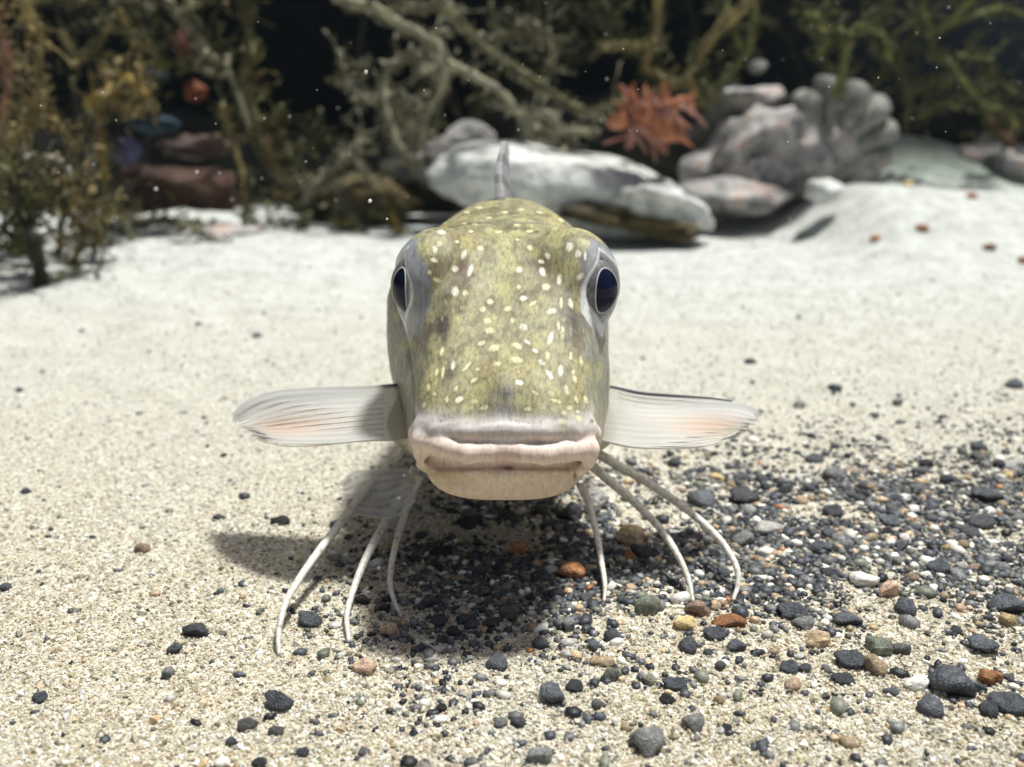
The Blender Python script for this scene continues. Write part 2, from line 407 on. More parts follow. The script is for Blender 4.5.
def opening(x, y, z):
    """< 1 inside the lens shaped eye opening, by direction from the eye's middle; with the distance"""
    s = np.where(x < 0, -1.0, 1.0); f = np.where(x < 0, EYE_AX[-1], EYE_AX[1])
    px, py, pz = np.abs(x) - EYE[0], y - EYE[1], z - EYE[2]
    d = np.sqrt(px * px + py * py + pz * pz) + 1e-6
    along = (px * np.cos(f) - py * np.sin(f)); across = (px * np.sin(f) + py * np.cos(f))
    h = np.arctan2(across, along); v = np.arcsin(np.clip(pz / d, -1, 1))
    return np.abs(h) / R(50) + (v / R(66)) ** 2, d
def fish_field(X, Y, Z):
    x, y, z = np.meshgrid(X.astype(np.float32), Y.astype(np.float32), Z.astype(np.float32), indexing='ij', sparse=True)
    ax = np.abs(x)
    yy = Y
    w, zt, zb, p = [np.interp(yy, prof[:, 0], prof[:, k]).astype(np.float32)[None, :, None] for k in (1, 2, 3, 4)]
    zc = (zt + zb) / 2; hz = (zt - zb) / 2
    zn = np.clip((z - zc) / hz, -1.3, 1.3)
    tp = .13 * np.exp(-((y - .325) / .03) ** 2)
    we = w * (1 - tp * zn + .07 * tp * 5 * (1 - zn * zn) * .5)
    f = ((ax / we) ** p + np.abs(zn) ** p) ** (1 / p) - 1
    f = f * np.minimum(w, hz) * .9
    f = smax(f, .2826 - y, .002)
    # flat forehead with a shallow trough between the brow ridges
    f = f + .0008 * np.exp(-(x / .012) ** 2) * np.exp(-((y - .335) / .03) ** 2) * (zn > .3) - .0007 * np.exp(-((ax - .0235) / .004) ** 2) * np.exp(-((y - .325) / .03) ** 2) * (zn > .2)
    # orbits
    f = smin(f, ell(ax, y, z, (EYE[0] - .0012, EYE[1] + .002, EYE[2]), (EYE_R + .0018, EYE_R + .0026, EYE_R + .0040)), .0050)
    f = smin(f, ell(ax, y, z, (.0235, .3530, .1085), (.0115, .0130, .0112)), .006)
    val, dd = opening(x, y, z)
    cut = np.maximum((val - 1) * .0075, dd - EYE_R - .010)
    f = smax(f, -cut, .0012)
    # seam of the skull across the nape and the gill cover edge
    f = f + .0011 * np.exp(-((y - .3735 - 4 * x * x) / .0016) ** 2) * (z > .095)
    f = f + .0009 * np.exp(-((y - .385 + .25 * (z - .07) ** 2 * 40) / .002) ** 2) * (z < .10) * (z > .04)
    f = f + .0007 * np.exp(-(((z - .078) - .35 * (y - .33)) / .0016) ** 2) * (ax > .026) * (y < .37)
    # nose notch and nostrils
    f = smin(f, ell(x, y, z, (.0008, .2950, .0785), (.0055, .0060, .0052)), .008)
    f = smax(f, -ell(ax, y, z, (.013, .297, .0855), (.0009, .0012, .0014)), .0006)
    # snout rim above the lip
    rim = polytube(ax, y, z, [(0, .2836, .0698), (.012, .2840, .0694), (.0205, .2862, .0688), (.0256, .2910, .0672), (.0276, .297, .064)], [.0022, .0022, .0023, .0026, .0028])
    f = smin(f, rim, .003)
    # upper lip, fuller on both sides of the middle
    lip = polytube(x, y, z, [(-.0272, .2940, .0634), (-.0255, .2872, .0654), (-.0188, .2836, .0647), (-.011, .2817, .0632), (-.0045, .2818, .0636), (0, .2825, .0640), (.0045, .2818, .0634),
                             (.012, .2816, .0628), (.0188, .2834, .0632), (.0255, .2868, .0626), (.0270, .2935, .0580)], [.0023, .0028, .0031, .0031, .0029, .0028, .0029, .0031, .0032, .0034, .0026])
    lip = smin(lip, polytube(x, y, z, [(-.0255, .2874, .0650), (-.0258, .2890, .0600), (-.0248, .2905, .0560)], [.0028, .0023, .0018]), .002)
    lip = smin(lip, polytube(x, y, z, [(.0255, .2874, .0622), (.0256, .2890, .0580), (.0246, .2905, .0548)], [.0032, .0026, .0019]), .002)
    f = smin(f, lip, .0012)
    # lower jaw, set a little back, and its soft lip
    jx, jy, jz = np.abs(x) / .0262, np.abs(y - .3055) / .0205, np.abs(z - .0535) / (.0120 - .0006 * (x / .026) ** 2)
    jaw = ((jx ** 3.2 + jy ** 3.0 + jz ** 2.5) ** (1 / 2.85) - 1) * .011
    jaw = smin(jaw, polytube(ax, y, z, [(0, .2846, .0556), (.010, .2850, .0553), (.018, .2870, .0552), (.0262, .2925, .0555)], [.0024, .0024, .0023, .0018]), .003)
    jaw = smax(jaw, -polytube(ax, y, z, [(.006, .2805, .0530), (.016, .2830, .0525)], [.0020, .0020]), .003)
    f = smin(f, jaw, .0008)
    gap = polytube(ax, y, z, [(0, .2822, .0600), (.006, .2822, .0595), (.014, .2834, .0586), (.020, .2860, .0582), (.0262, .2910, .0584)], [.0013, .0018, .0021, .0019, .0012])
    f = smax(f, -gap, .0008)
    # cheeks and the shoulders that carry the breast fins
    f = smin(f, ell(ax, y, z, (.0250, .360, .066), (.0130, .030, .024)), .010)
    f = smin(f, polytube(ax, y, z, [(.029, .354, .048), (.037, .360, .043)], [.0090, .0072]), .008)
    f = smin(f, polytube(ax, y, z, [(.022, .335, .046), (.030, .358, .042)], [.0085, .0080]), .008)
    return f.astype(np.float32)
dx = .00068
X = np.arange(-.0475, .0476, dx); Z = np.arange(.018, .131, dx)
Y = [.2760]; st = dx
while Y[-1] < .672:
    if Y[-1] > .385: st = min(st * 1.05, .0035)
    Y.append(Y[-1] + st)
Y = np.array(Y)
V, Q = nets(fish_field(X, Y, Z), X, Y, Z)
def swing(y, z): return -.1 * (np.clip(y, .345, .385) - .345) * sstep(.118, .085, z)       # the trunk trails a little to one side of the head
V[:, 0] += FX + swing(V[:, 1], V[:, 2])
raw = mesh_np('body_raw', V, Q)
tmp = bpy.data.objects.new('body_raw', raw); C.objects.link(tmp)
sm = tmp.modifiers.new('s', 'SMOOTH'); sm.factor = .5; sm.iterations = 3
sb = tmp.modifiers.new('d', 'SUBSURF'); sb.levels = 1; sb.render_levels = 1
dg = bpy.context.evaluated_depsgraph_get(); dg.update()
body_me = bpy.data.meshes.new_from_object(tmp.evaluated_get(dg))
bpy.data.objects.remove(tmp); bpy.data.meshes.remove(raw); body_me.name = 'body'

nv = len(body_me.vertices)
P = np.empty(nv * 3, np.float32); body_me.vertices.foreach_get('co', P); P = P.reshape(-1, 3).astype(float)
Nn = np.empty(nv * 3, np.float32); body_me.vertex_normals.foreach_get('vector', Nn); Nn = Nn.reshape(-1, 3)
u, v = project(P)
view = P - np.array([0, 0, CAM_H]); facing = -(view * Nn).sum(1) / np.linalg.norm(view, axis=1)
front = (facing > .03) & (P[:, 1] < .43)
def g(cx, cy, sx_, sy_, ang=0):
    c, s = math.cos(R(ang)), math.sin(R(ang)); du, dv = u - cx, v - cy
    return np.exp(-((du * c + dv * s) / sx_) ** 2 - ((-du * s + dv * c) / sy_) ** 2) * front
pig = np.empty((nv, 3)); pig[:] = (.315, .292, .165)
def lay(mask, col): 
    mk = np.clip(mask, 0, 1)[:, None]; pig[:] = pig * (1 - mk) + np.array(col) * mk
def nz(sc, seed, st=(1, 1, 1)):
    q = P * np.array(st); o = seed * 7.3
    s = 0
    for k in range(8):
        d = np.random.default_rng(seed * 31 + k).normal(size=3); d /= np.linalg.norm(d)
        s = s + np.sin(q @ d * sc * (.6 + .2 * k) + o * k + 2 * np.sin(q @ d[::-1] * sc * .7 + k))
    return s / 8
lat = np.abs(P[:, 0] - FX - swing(P[:, 1], P[:, 2]))
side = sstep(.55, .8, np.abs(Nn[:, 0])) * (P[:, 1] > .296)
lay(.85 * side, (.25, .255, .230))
lay(sstep(.07, .045, P[:, 2]) * (P[:, 1] > .30), (.46, .43, .34))                      # pale belly
lay(.6 * sstep(.05, .3, nz(260, 1)) , (.205, .165, .105)); lay(.55 * sstep(.12, .35, nz(620, 3, (1, .6, .6))) * (P[:, 1] > .292), (.13, .105, .065)); lay(.5 * sstep(.12, .4, nz(820, 4, (1, .5, .5))), (.38, .35, .22))                              # brown clouds
lay(.8 * sstep(.1, .35, nz(330, 2)), (.42, .39, .195))                               # yellow clouds
for (cx, cy, a, b_, ang, st_, col) in [
    (464, 268, 9, 11, 20, .75, (.10, .055, .035)), (458, 282, 7, 8, 0, .6, (.10, .06, .04)), (541, 265, 10, 11, 30, .7, (.12, .06, .045)), (552, 285, 8, 14, 0, .6, (.11, .06, .04)),
    (442, 322, 9, 26, 8, 1.1, (.050, .046, .045)), (447, 300, 6, 12, 0, .7, (.07, .05, .04)), (571, 322, 9, 26, -5, 1.1, (.055, .048, .048)), (567, 295, 5, 12, 0, .6, (.08, .055, .045)),
    (566, 385, 5, 16, -8, .7, (.10, .085, .085)), (449, 372, 5, 16, 5, .7, (.10, .085, .085)), (470, 240, 18, 8, 0, .35, (.30, .26, .10)), (505, 290, 8, 25, 0, .6, (.36, .33, .13)),
    (530, 360, 30, 22, 0, .35, (.34, .29, .10)), (480, 365, 16, 26, 0, .3, (.30, .26, .11)), (430, 385, 14, 22, 15, .4, (.32, .29, .12)), (575, 395, 16, 24, -10, .5, (.34, .31, .11)),
    (507, 418, 16, 18, 0, .85, (.36, .34, .33)), (507, 392, 8, 6, 0, .8, (.24, .235, .24)), (505, 428, 70, 8, 0, .7, (.48, .42, .40)), (430, 425, 20, 14, 0, .5, (.38, .35, .30)), (590, 420, 14, 24, 0, .55, (.42, .38, .32)),
    (415, 400, 14, 40, 8, .45, (.25, .25, .18)), (598, 390, 8, 40, 0, .5, (.24, .24, .18))]:
    lay((.85 if col[0] < .08 else 1.15 if col[0] < .13 else 1) * st_ * g(cx, cy, a * 1.05, b_ * 1.0, ang) * (1 + .5 * nz(900, int(cx))), col)
# grey-blue eye surrounds
val, dd = opening(P[:, 0] - FX, P[:, 1], P[:, 2])
nearE = sstep(EYE_R + .0095, EYE_R + .0040, dd) * sstep(2.3, 1.8, val) * sstep(.0245, .0268, lat) * (P[:, 1] < .366)
streak = 1 + .35 * nz(1500, 12, (1, 1, .15))
lay(nearE * .92, (.265, .275, .300)); pig *= (1 + (streak - 1) * nearE)[:, None]
lay(.55 * nearE * sstep(1.5, 1.9, val) * sstep(.09, .105, P[:, 2]), (.16, .165, .185))
lay(.75 * nearE * sstep(.0985, .090, P[:, 2]), (.46, .47, .47))
lay(.95 * sstep(1.24, 1.10, val) * (dd < EYE_R + .007) * (lat > .0255), (.70, .72, .72))
# dark seam behind the skull, flecked back
lay(.65 * sstep(.0022, .0008, np.abs(P[:, 1] - .3735 - 4 * (P[:, 0] - FX) ** 2)) * (P[:, 2] > .1), (.06, .055, .03))
back = (P[:, 1] > .375) & (P[:, 2] > .085)
lay(.5 * back * sstep(.15, .4, nz(700, 5, (.35, 1, 1))), (.42, .37, .17)); lay(.5 * back * sstep(.2, .45, nz(600, 6, (.4, 1, 1))), (.08, .075, .045))
# mouth
mouth = (P[:, 1] < .3005) & (P[:, 2] < .0712) & (P[:, 2] > .038)
lay(.8 * sstep(.0765, .0715, P[:, 2]) * (P[:, 1] < .299), (.60, .56, .54))
ml = mouth * sstep(.0690, .0668, P[:, 2]); lay(.95 * ml, (.72, .59, .51))
lay(.55 * ml * sstep(.0590, .056, P[:, 2]), (.60, .50, .35))
lay(.5 * ml * sstep(.2, .5, nz(420, 8)), (.70, .60, .52))
for (cx, cy, a, b_, st_, col) in [(507, 455, 12, 8, .55, (.48, .35, .27)), (505, 469, 78, 1.8, .6, (.22, .12, .07)), (508, 468, 9, 2.5, .9, (.08, .04, .03)), (505, 488, 30, 8, .5, (.68, .58, .50)), (452, 482, 22, 6, .5, (.48, .37, .22)), (550, 492, 26, 6, .4, (.52, .42, .30)), (440, 474, 26, 4, .6, (.34, .22, .10)), (560, 477, 24, 4, .35, (.46, .32, .18)), (575, 476, 1.6, 4, .9, (.07, .04, .03)), (575, 486, 14, 6, .4, (.38, .32, .28)),  # includes crease shade painted along the mouth gap and under the lip
                                  (500, 436, 60, 2.0, .5, (.46, .30, .20)), (592, 421, 1.8, 1.8, .9, (.14, .06, .03)), (441, 421, 1.4, 1.2, .8, (.12, .06, .03)), (566, 440, 40, 5, .4, (.78, .72, .68)), (505, 442, 20, 4, .4, (.70, .66, .66))]:
    lay(st_ * g(cx, cy, a, b_), col)
for _ in range(230):      # faint flecks between the spots
    cx, cy = random.uniform(415, 598), random.uniform(206, 425)
    a_, w_ = random.uniform(.7, 1.6), random.uniform(.5, 1.0); c_ = random.choice([(.52, .48, .30), (.10, .08, .05), (.42, .37, .16)])
    lay(random.uniform(.35, .7) * g(cx, cy, w_, a_ * 1.5, (cx - 505) * .25), c_)
for _ in range(60):
    lay(random.uniform(.2, .5) * g(random.uniform(415, 598), random.uniform(440, 495), random.uniform(2, 6), random.uniform(1, 2.5)) * mouth, random.choice([(.80, .70, .64), (.56, .42, .33), (.62, .47, .42), (.50, .40, .28)]))
for _ in range(70):       # fine creases across the lips
    cx = random.uniform(416, 596); lay(random.uniform(.2, .45) * g(cx, 457 + random.uniform(-8, 8), .6, random.uniform(3, 7), (505 - cx) * .15) * mouth, (.46, .33, .26))
# fine dark pores
for _ in range(150):
    cx, cy = random.uniform(418, 595), random.uniform(385, 445); lay(.55 * g(cx, cy, .7, .7), (.09, .07, .06))
# pale spots: centre, half length, half width, angle, warm?
Z1 = [(297, 373, 15, 8, 10, 0), (273, 435, 10, 14, 0, 0), (290, 415, 12, 9, 50, 1), (380, 455, 9, 17, 20, 0), (440, 432, 13, 10, 0, 1), (403, 512, 9, 27, 18, 0), (347, 507, 13, 11, 0, 0), (385, 595, 15, 13, 0, 1), (348, 590, 12, 17, 0, 0),
      (475, 627, 15, 12, 20, 1), (450, 655, 14, 11, 0, 1), (465, 697, 14, 11, 0, 1), (475, 732, 18, 11, 0, 1), (540, 653, 15, 11, 0, 1), (557, 695, 11, 11, 0, 1), (597, 615, 17, 12, -15, 0), (632, 633, 19, 8, -30, 1), (598, 720, 15, 12, 20, 0),
      (583, 510, 10, 11, 0, 0), (582, 573, 9, 8, 0, 1), (667, 518, 13, 21, -20, 0), (680, 573, 18, 14, 0, 1), (662, 480, 13, 8, 20, 0), (685, 460, 10, 12, -30, 0), (622, 430, 14, 11, 20, 1), (728, 547, 10, 24, 0, 0), (765, 427, 13, 17, 25, 0), (797, 452, 11, 15, 20, 0),
      (805, 535, 16, 10, -40, 0), (700, 662, 17, 10, -10, 0), (735, 630, 7, 24, 0, 1), (770, 633, 8, 18, -10, 0), (270, 475, 14, 8, 20, 0), (270, 600, 16, 20, 0, 2), (375, 650, 10, 10, 0, 2), (300, 690, 5, 14, 10, 2), (510, 440, 9, 9, 0, 2), (355, 408, 9, 7, 0, 1),
      (255, 520, 8, 9, 0, 1), (280, 548, 14, 8, 20, 1), (823, 460, 5, 20, 0, 0), (420, 345, 10, 4, 0, 1), (390, 300, 14, 5, 0, 1), (435, 283, 18, 5, 0, 1), (300, 340, 16, 5, 0, 1), (380, 342, 12, 5, 0, 1), (575, 347, 16, 5, 0, 1), (620, 370, 14, 6, 0, 1), (735, 330, 14, 6, 20, 1), (505, 372, 14, 5, 0, 1), (590, 290, 12, 5, 0, 1), (655, 300, 16, 5, 10, 1), (530, 300, 12, 5, 0, 1), (470, 320, 14, 4, 0, 1), (575, 400, 8, 5, 0, 1), (405, 370, 10, 6, 0, 1)]
Z2 = [(697, 65, 9, 26, 18, 0), (443, 85, 16, 9, -25, 1), (490, 102, 20, 12, -20, 1), (575, 95, 21, 14, 25, 1), (612, 80, 16, 7, 35, 0), (640, 112, 14, 7, 30, 0), (572, 145, 20, 11, 10, 1), (665, 155, 15, 9, 40, 0), (685, 130, 8, 15, 0, 1), (500, 160, 13, 8, 0, 1), (340, 165, 8, 18, 0, 0), (390, 170, 30, 7, -48, 1),
      (300, 115, 8, 20, 15, 1), (693, 200, 10, 24, -35, 0), (583, 228, 17, 11, 15, 0), (733, 185, 10, 23, 0, 0), (770, 130, 7, 18, 0, 1), (415, 220, 15, 9, -30, 1), (363, 290, 17, 12, -25, 0), (417, 298, 14, 10, 0, 1), (453, 320, 17, 10, -20, 1), (613, 325, 17, 9, 0, 1), (755, 255, 8, 18, -10, 1), (785, 215, 8, 18, -15, 1),
      (280, 190, 6, 17, 10, 1), (303, 190, 7, 28, 5, 1), (235, 310, 10, 12, 0, 1), (317, 290, 8, 14, 0, 1), (700, 270, 14, 8, 40, 1), (745, 340, 14, 10, 30, 1), (740, 370, 14, 10, 30, 1), (825, 290, 8, 17, -20, 1), (800, 360, 14, 9, 40, 1), (745, 405, 9, 14, 0, 1), (790, 290, 8, 16, -20, 1), (808, 150, 7, 18, -10, 1),
      (250, 245, 7, 12, 0, 1), (270, 270, 9, 7, 0, 1), (765, 320, 10, 8, 0, 1), (795, 335, 10, 7, 30, 1), (715, 295, 20, 6, 20, 1), (640, 265, 16, 6, 30, 1), (350, 250, 6, 12, 30, 1), (430, 180, 8, 6, 0, 1), (740, 45, 7, 22, 0, 1), (290, 70, 6, 14, 0, 2), (770, 40, 6, 22, 0, 2), (725, 20, 6, 16, 0, 1), (780, 190, 6, 10, 0, 1)]
for zz, y0 in ((Z1, 130), (Z2, 320)):
    for (zx, zy, a, b_, ang, warm) in zz:
        cx, cy = 360 + zx / 3.654, y0 + zy / 3.654; a, b_ = a / 3.654, b_ / 3.654
        c, s = math.cos(R(ang)), math.sin(R(ang)); du, dv = u - cx, v - cy
        e = np.sqrt(((du * c + dv * s) / a) ** 2 + ((-du * s + dv * c) / b_) ** 2) + .18 * np.sin(u * 2.1 + cx) * np.sin(v * 1.9 + cy)
        halo = np.exp(-(e / 1.7) ** 2) * front * (P[:, 1] < .42)
        hz_ = math.sin(zx * 12.9 + zy * 7.1) * .5 + .5; e = e / (.78 + .26 * hz_)
        lay(.38 * halo, (.12, .09, .045))
        lay((.90, .80, .45)[warm] * (.72 + .28 * (1 - hz_)) * sstep(1.32, .62, e) * front, [(.84, .81, .67), (.76, .71, .43), (.46, .44, .32)][warm])
rough_skin = 1 - .62 * sstep(.0765, .071, P[:, 2]) * (P[:, 1] < .302) - .5 * np.clip(nearE, 0, 1)
set_col(body_me, 'pigment', pig); set_col(body_me, 'roughness', np.repeat(rough_skin[:, None], 3, 1))

m, n, l, b, a = attr_mat('fish_skin', 'pigment', .50, .24)
tc = n.new('ShaderNodeTexCoord'); mp = n.new('ShaderNodeMapping'); mp.inputs['Scale'].default_value = (1, .42, .42); l.new(tc.outputs['Object'], mp.inputs[0])
t = n.new('ShaderNodeTexNoise'); t.inputs['Scale'].default_value = 900; t.inputs['Detail'].default_value = 6; t.inputs['Roughness'].default_value = .7; l.new(mp.outputs[0], t.inputs['Vector'])
rr = ramp(n, [(.28, (.42, .42, .42)), (.5, (1, 1, 1)), (.72, (1.45, 1.45, 1.4))]); l.new(t.outputs['Fac'], rr.inputs[0])
mu = n.new('ShaderNodeMix'); mu.data_type = 'RGBA'; mu.blend_type = 'MULTIPLY'; mu.inputs[0].default_value = .75
ra = n.new('ShaderNodeAttribute'); ra.attribute_name = 'roughness'; l.new(ra.outputs['Fac'], mu.inputs[0])
l.new(a.outputs['Color'], mu.inputs[6]); l.new(rr.outputs[0], mu.inputs[7]); l.new(mu.outputs[2], b.inputs['Base Color'])
t2 = n.new('ShaderNodeTexNoise'); t2.inputs['Scale'].default_value = 850; t2.inputs['Detail'].default_value = 7; t2.inputs['Roughness'].default_value = .75; l.new(mp.outputs[0], t2.inputs['Vector'])
bp = n.new('ShaderNodeBump'); bp.inputs['Strength'].default_value = .40; bp.inputs['Distance'].default_value = .0004; l.new(t2.outputs['Fac'], bp.inputs['Height']); l.new(bp.outputs[0], b.inputs['Normal'])
mq = n.new('ShaderNodeMath'); mq.operation = 'MULTIPLY'; mq.inputs[1].default_value = .42; l.new(ra.outputs['Fac'], mq.inputs[0]); l.new(mq.outputs[0], bp.inputs['Strength'])
b.inputs['Subsurface Weight'].default_value = .25; b.inputs['Subsurface Radius'].default_value = (1, .65, .4); b.inputs['Subsurface Scale'].default_value = .0018
skin = m

fish = thing('fish', (FX, .40, 0), 'speckled olive bottom-dwelling fish facing the viewer, standing on thin feeler rays with side fins spread', 'fish')
link('body', body_me, skin, fish)

# eyes: eyeball > iris, pupil
eye_white = noise_mat('eyeball', [(.3, (.16, .17, .19)), (.7, (.30, .32, .34))], 300, .15, 0, spec=.5)
iris_mat = noise_mat('iris', [(.3, (.07, .07, .08)), (.55, (.15, .15, .155)), (.75, (.30, .30, .29))], 700, .3, .2, 900, dist=.0002, spec=.5)
m, n, l, b = new_mat('pupil'); b.inputs['Base Color'].default_value = (.006, .009, .030, 1); b.inputs['Roughness'].default_value = .20; b.inputs['Specular IOR Level'].default_value = .16; pupil_mat = m
rim_mat = noise_mat('eye_rim', [(.3, (.50, .50, .46)), (.7, (.72, .72, .68))], 500, .3, 0)
def cap(name, c, r, axis_, a0, a1, mat, parent, squash=(1, 1), nseg=40):
    """a cap or ring of a sphere about an axis"""
    ax_ = axis_.normalized(); up = Vector((0, 0, 1)); e1 = ax_.cross(up).normalized(); e2 = e1.cross(ax_)
    V, Fq = [], []; nr = 10
    for i in range(nr + 1):
        t = a0 + (a1 - a0) * i / nr
        for k in range(nseg):
            p_ = 2 * math.pi * k / nseg
            th = t
            d = ax_ * math.cos(th) + (e1 * math.cos(p_) * squash[0] + e2 * math.sin(p_) * squash[1]) * math.sin(th)
            V.append(tuple(Vector(c) + d.normalized() * r))
    for i in range(nr):
        for k in range(nseg):
            k2 = (k + 1) % nseg; Fq.append((i * nseg + k, i * nseg + k2, (i + 1) * nseg + k2, (i + 1) * nseg + k))
    return link(name, mesh_np(name, V, Fq), mat, parent)
for s, fwd in ((-1, R(44)), (1, R(54))):
    c = Vector((FX + s * EYE[0], EYE[1], EYE[2])); axd = Vector((s * math.cos(fwd), -math.sin(fwd), -.02))
    ball = cap('eye', c, EYE_R, axd, 0, math.pi, eye_white, fish)
    ball.matrix_parent_inverse = Matrix.Translation(-fish.location)
    for nm, r_, a0, a1, mt in (('iris', EYE_R + .00015, R(30), R(58), iris_mat), ('pupil', EYE_R + .00035, 0, R(39), pupil_mat)):
        q = cap(nm, c, r_, axd, a0, a1, mt, ball, squash=((.40 if s < 0 else .56), 1.04) if nm == 'pupil' else (.95, 1.06)); q.matrix_parent_inverse = Matrix.Identity(4)
    # pale line round the pupil
    ax_ = axd.normalized(); e1 = ax_.cross(Vector((0, 0, 1))).normalized(); e2 = e1.cross(ax_)
    mb = MB(); pts = []
    for k in range(41):
        p_ = 2 * math.pi * k / 40; d = ax_ * math.cos(R(39.5)) + (e1 * math.cos(p_) * (.40 if s < 0 else .56) + e2 * math.sin(p_) * 1.04) * math.sin(R(39.5))
        pts.append(c + d.normalized() * (EYE_R + .0003))
    mb.tube(pts, .00024, 6, cap=False); q = mb.build('pupil_rim', rim_mat, ball); q.matrix_parent_inverse = Matrix.Identity(4)

# fins
def fin_material(name, hue, alpha):
    m, n, l, b = new_mat(name)
    a = n.new('ShaderNodeAttribute'); a.attribute_name = 'pigment'; l.new(a.outputs['Color'], b.inputs['Base Color'])
    tb = n.new('ShaderNodeBsdfTranslucent'); l.new(a.outputs['Color'], tb.inputs[0])
    tr = n.new('ShaderNodeBsdfTransparent'); ms = n.new('ShaderNodeMixShader'); ms.inputs[0].default_value = .38
    l.new(b.outputs[0], ms.inputs[1]); l.new(tb.outputs[0], ms.inputs[2])
    m2 = n.new('ShaderNodeMixShader'); m2.inputs[0].default_value = alpha; l.new(ms.outputs[0], m2.inputs[2]); l.new(tr.outputs[0], m2.inputs[1])
    l.new(m2.outputs[0], n['Material Output'].inputs[0]); b.inputs['Roughness'].default_value = .45; b.inputs['Specular IOR Level'].default_value = .25
    return m
fin_mat = fin_material('breast_fin', 0, .70); thin_mat = fin_material('thin_fin', 0, .34)
ray_mat = noise_mat('fin_ray', [(.3, (.62, .57, .48)), (.7, (.76, .72, .62))], 300, .45, .2, 900, dist=.0002)
edge_mat = noise_mat('fin_edge', [(.3, (.05, .05, .07)), (.7, (.12, .12, .16))], 300, .45, .2, 900, dist=.0002)
def fin(name, top, bot, colf, mat, nrays, parent, th=.0007, nu=60, nw=36, edge=True, raym=None, ruffle=.0007):
    """a fin between a leading and a trailing edge curve; rays run outwards along it"""
    T = spline(top, 8); B = spline(bot, 8)
    def sample(Cv, t):
        f = t * (len(Cv) - 1); i = min(int(f), len(Cv) - 2); return Cv[i].lerp(Cv[i + 1], f - i)
    V = []; col = []
    nrm = (T[-1] - T[0]).cross(B[len(B) // 2] - T[len(T) // 2]).normalized()
    for side in (1, -1):
        for i in range(nu + 1):
            for j in range(nw + 1):
                s, t = i / nu, j / nw
                p = sample(T, s).lerp(sample(B, s), t)
                rg = math.cos(t * nrays * 2 * math.pi)
                fr = max(0, s - .88) * .010 * (rg - .3 + .8 * math.sin(t * 43)) + s ** 6 * .002 * (math.sin(math.pi * min(1, t * 1.05)) - .2)
                p = p + (sample(T, 1) - sample(T, 0)).normalized() * fr
                p = p + nrm * (ruffle * .28 * rg * (.3 + s) + .0016 * math.sin(t * 5 + s * 4) * s) + nrm * side * th * .5 * (1.3 - .9 * s)
                V.append(p); col.append(colf(s, t, rg))
    S = (nu + 1) * (nw + 1); Fq = []
    for sd in (0, 1):
        for i in range(nu):
            for j in range(nw):
                a = sd * S + i * (nw + 1) + j; q = (a, a + nw + 1, a + nw + 2, a + 1); Fq.append(q if sd == 0 else q[::-1])
    for i in range(nu):
        for j in (0, nw): a = i * (nw + 1) + j; Fq.append((a, a + S, a + S + nw + 1, a + nw + 1))
    for j in range(nw):
        for i in (0, nu): a = i * (nw + 1) + j; Fq.append((a, a + 1, a + S + 1, a + S))
    me = mesh_np(name, [tuple(p) for p in V], Fq); set_col(me, 'pigment', np.array(col))
    f = link(name, me, mat, parent)
    for k in range(nrays + 1):
        t = k / nrays
        if k == 0 and edge:
            mb = MB(); pts = [sample(T, s) - nrm * 0 for s in np.linspace(.02, .74, 24)]
            mb.tube(pts, list(np.linspace(.0010, .0003, 24)), 6); q = mb.build('leading_edge', edge_mat, f)
        else:
            if raym is None: continue
            mb = MB(); pts = [sample(T, s).lerp(sample(B, s), min(t, .985) ** (1.15 - .3 * s)) for s in np.linspace(.22, 1.0, 20)]
            mb.tube(pts, list(np.linspace(.00024, .00016, 20)), 5); q = mb.build('fin_ray', raym, f)
        q.matrix_parent_inverse = Matrix.Identity(4)
    return f
def breast_col(s, t, rg):
    base = np.array((.74, .74, .72)); 
    base = base * (1 - .25 * math.exp(-((t - .12) / .12) ** 2) * (.3 + s)) 
    o = math.exp(-((t - .62) / .22) ** 2) * math.exp(-((s - .72) / .25) ** 2)
    base = base * (1 - .6 * o) + np.array((.72, .46, .30)) * .6 * o
    base = base * (1 + .11 * rg * (.1 + .9 * s) * (1 if t > .25 else .3) + .10 * math.sin(s * 9 + t * 23) * math.sin(t * 31))
    root = math.exp(-(s / .26) ** 2); base = base * (1 - .8 * root) + np.array((.42, .40, .27)) * .8 * root
    return tuple(np.clip(base, .02, .85))
A = at
# image left fin and image right fin, hung from their leading edges, swept a little back
fin('breast_fin', [A(414, 385, .362), A(390, 386, .358), A(362, 388, .359), A(318, 389, .361), A(276, 392, .363), A(246, 401, .363), A(231, 413, .360)],
    [A(416, 436, .340), A(392, 440, .328), A(370, 441, .325), A(335, 445, .324), A(306, 447, .326), A(280, 446, .331), A(258, 440, .339)], breast_col, fin_mat, 11, fish, raym=ray_mat)
fin('breast_fin', [A(582, 385, .362), A(610, 387, .358), A(640, 393, .359), A(680, 396, .361), A(718, 399, .363), A(746, 405, .363), A(760, 414, .360)],
    [A(580, 436, .340), A(606, 442, .328), A(632, 447, .325), A(668, 447, .324), A(692, 445, .327), A(714, 441, .332), A(735, 434, .341)], breast_col, fin_mat, 11, fish, raym=ray_mat)
def belly_col(s, t, rg):
    return tuple(np.array((.60, .61, .64)) * (1 + .18 * rg))
fin('belly_fin', [A(408, 470, .345), A(380, 471, .352), A(355, 473, .36), A(338, 482, .366)],
    [A(415, 500, .325), A(398, 516, .322), A(378, 520, .325), A(352, 514, .335)], belly_col, thin_mat, 6, fish, edge=False)
fin('belly_fin', [A(588, 478, .36), A(597, 484, .37), A(603, 490, .38), A(606, 496, .385)],
    [A(585, 505, .35), A(590, 510, .36), A(596, 512, .365), A(603, 508, .37)], belly_col, thin_mat, 6, fish, edge=False)
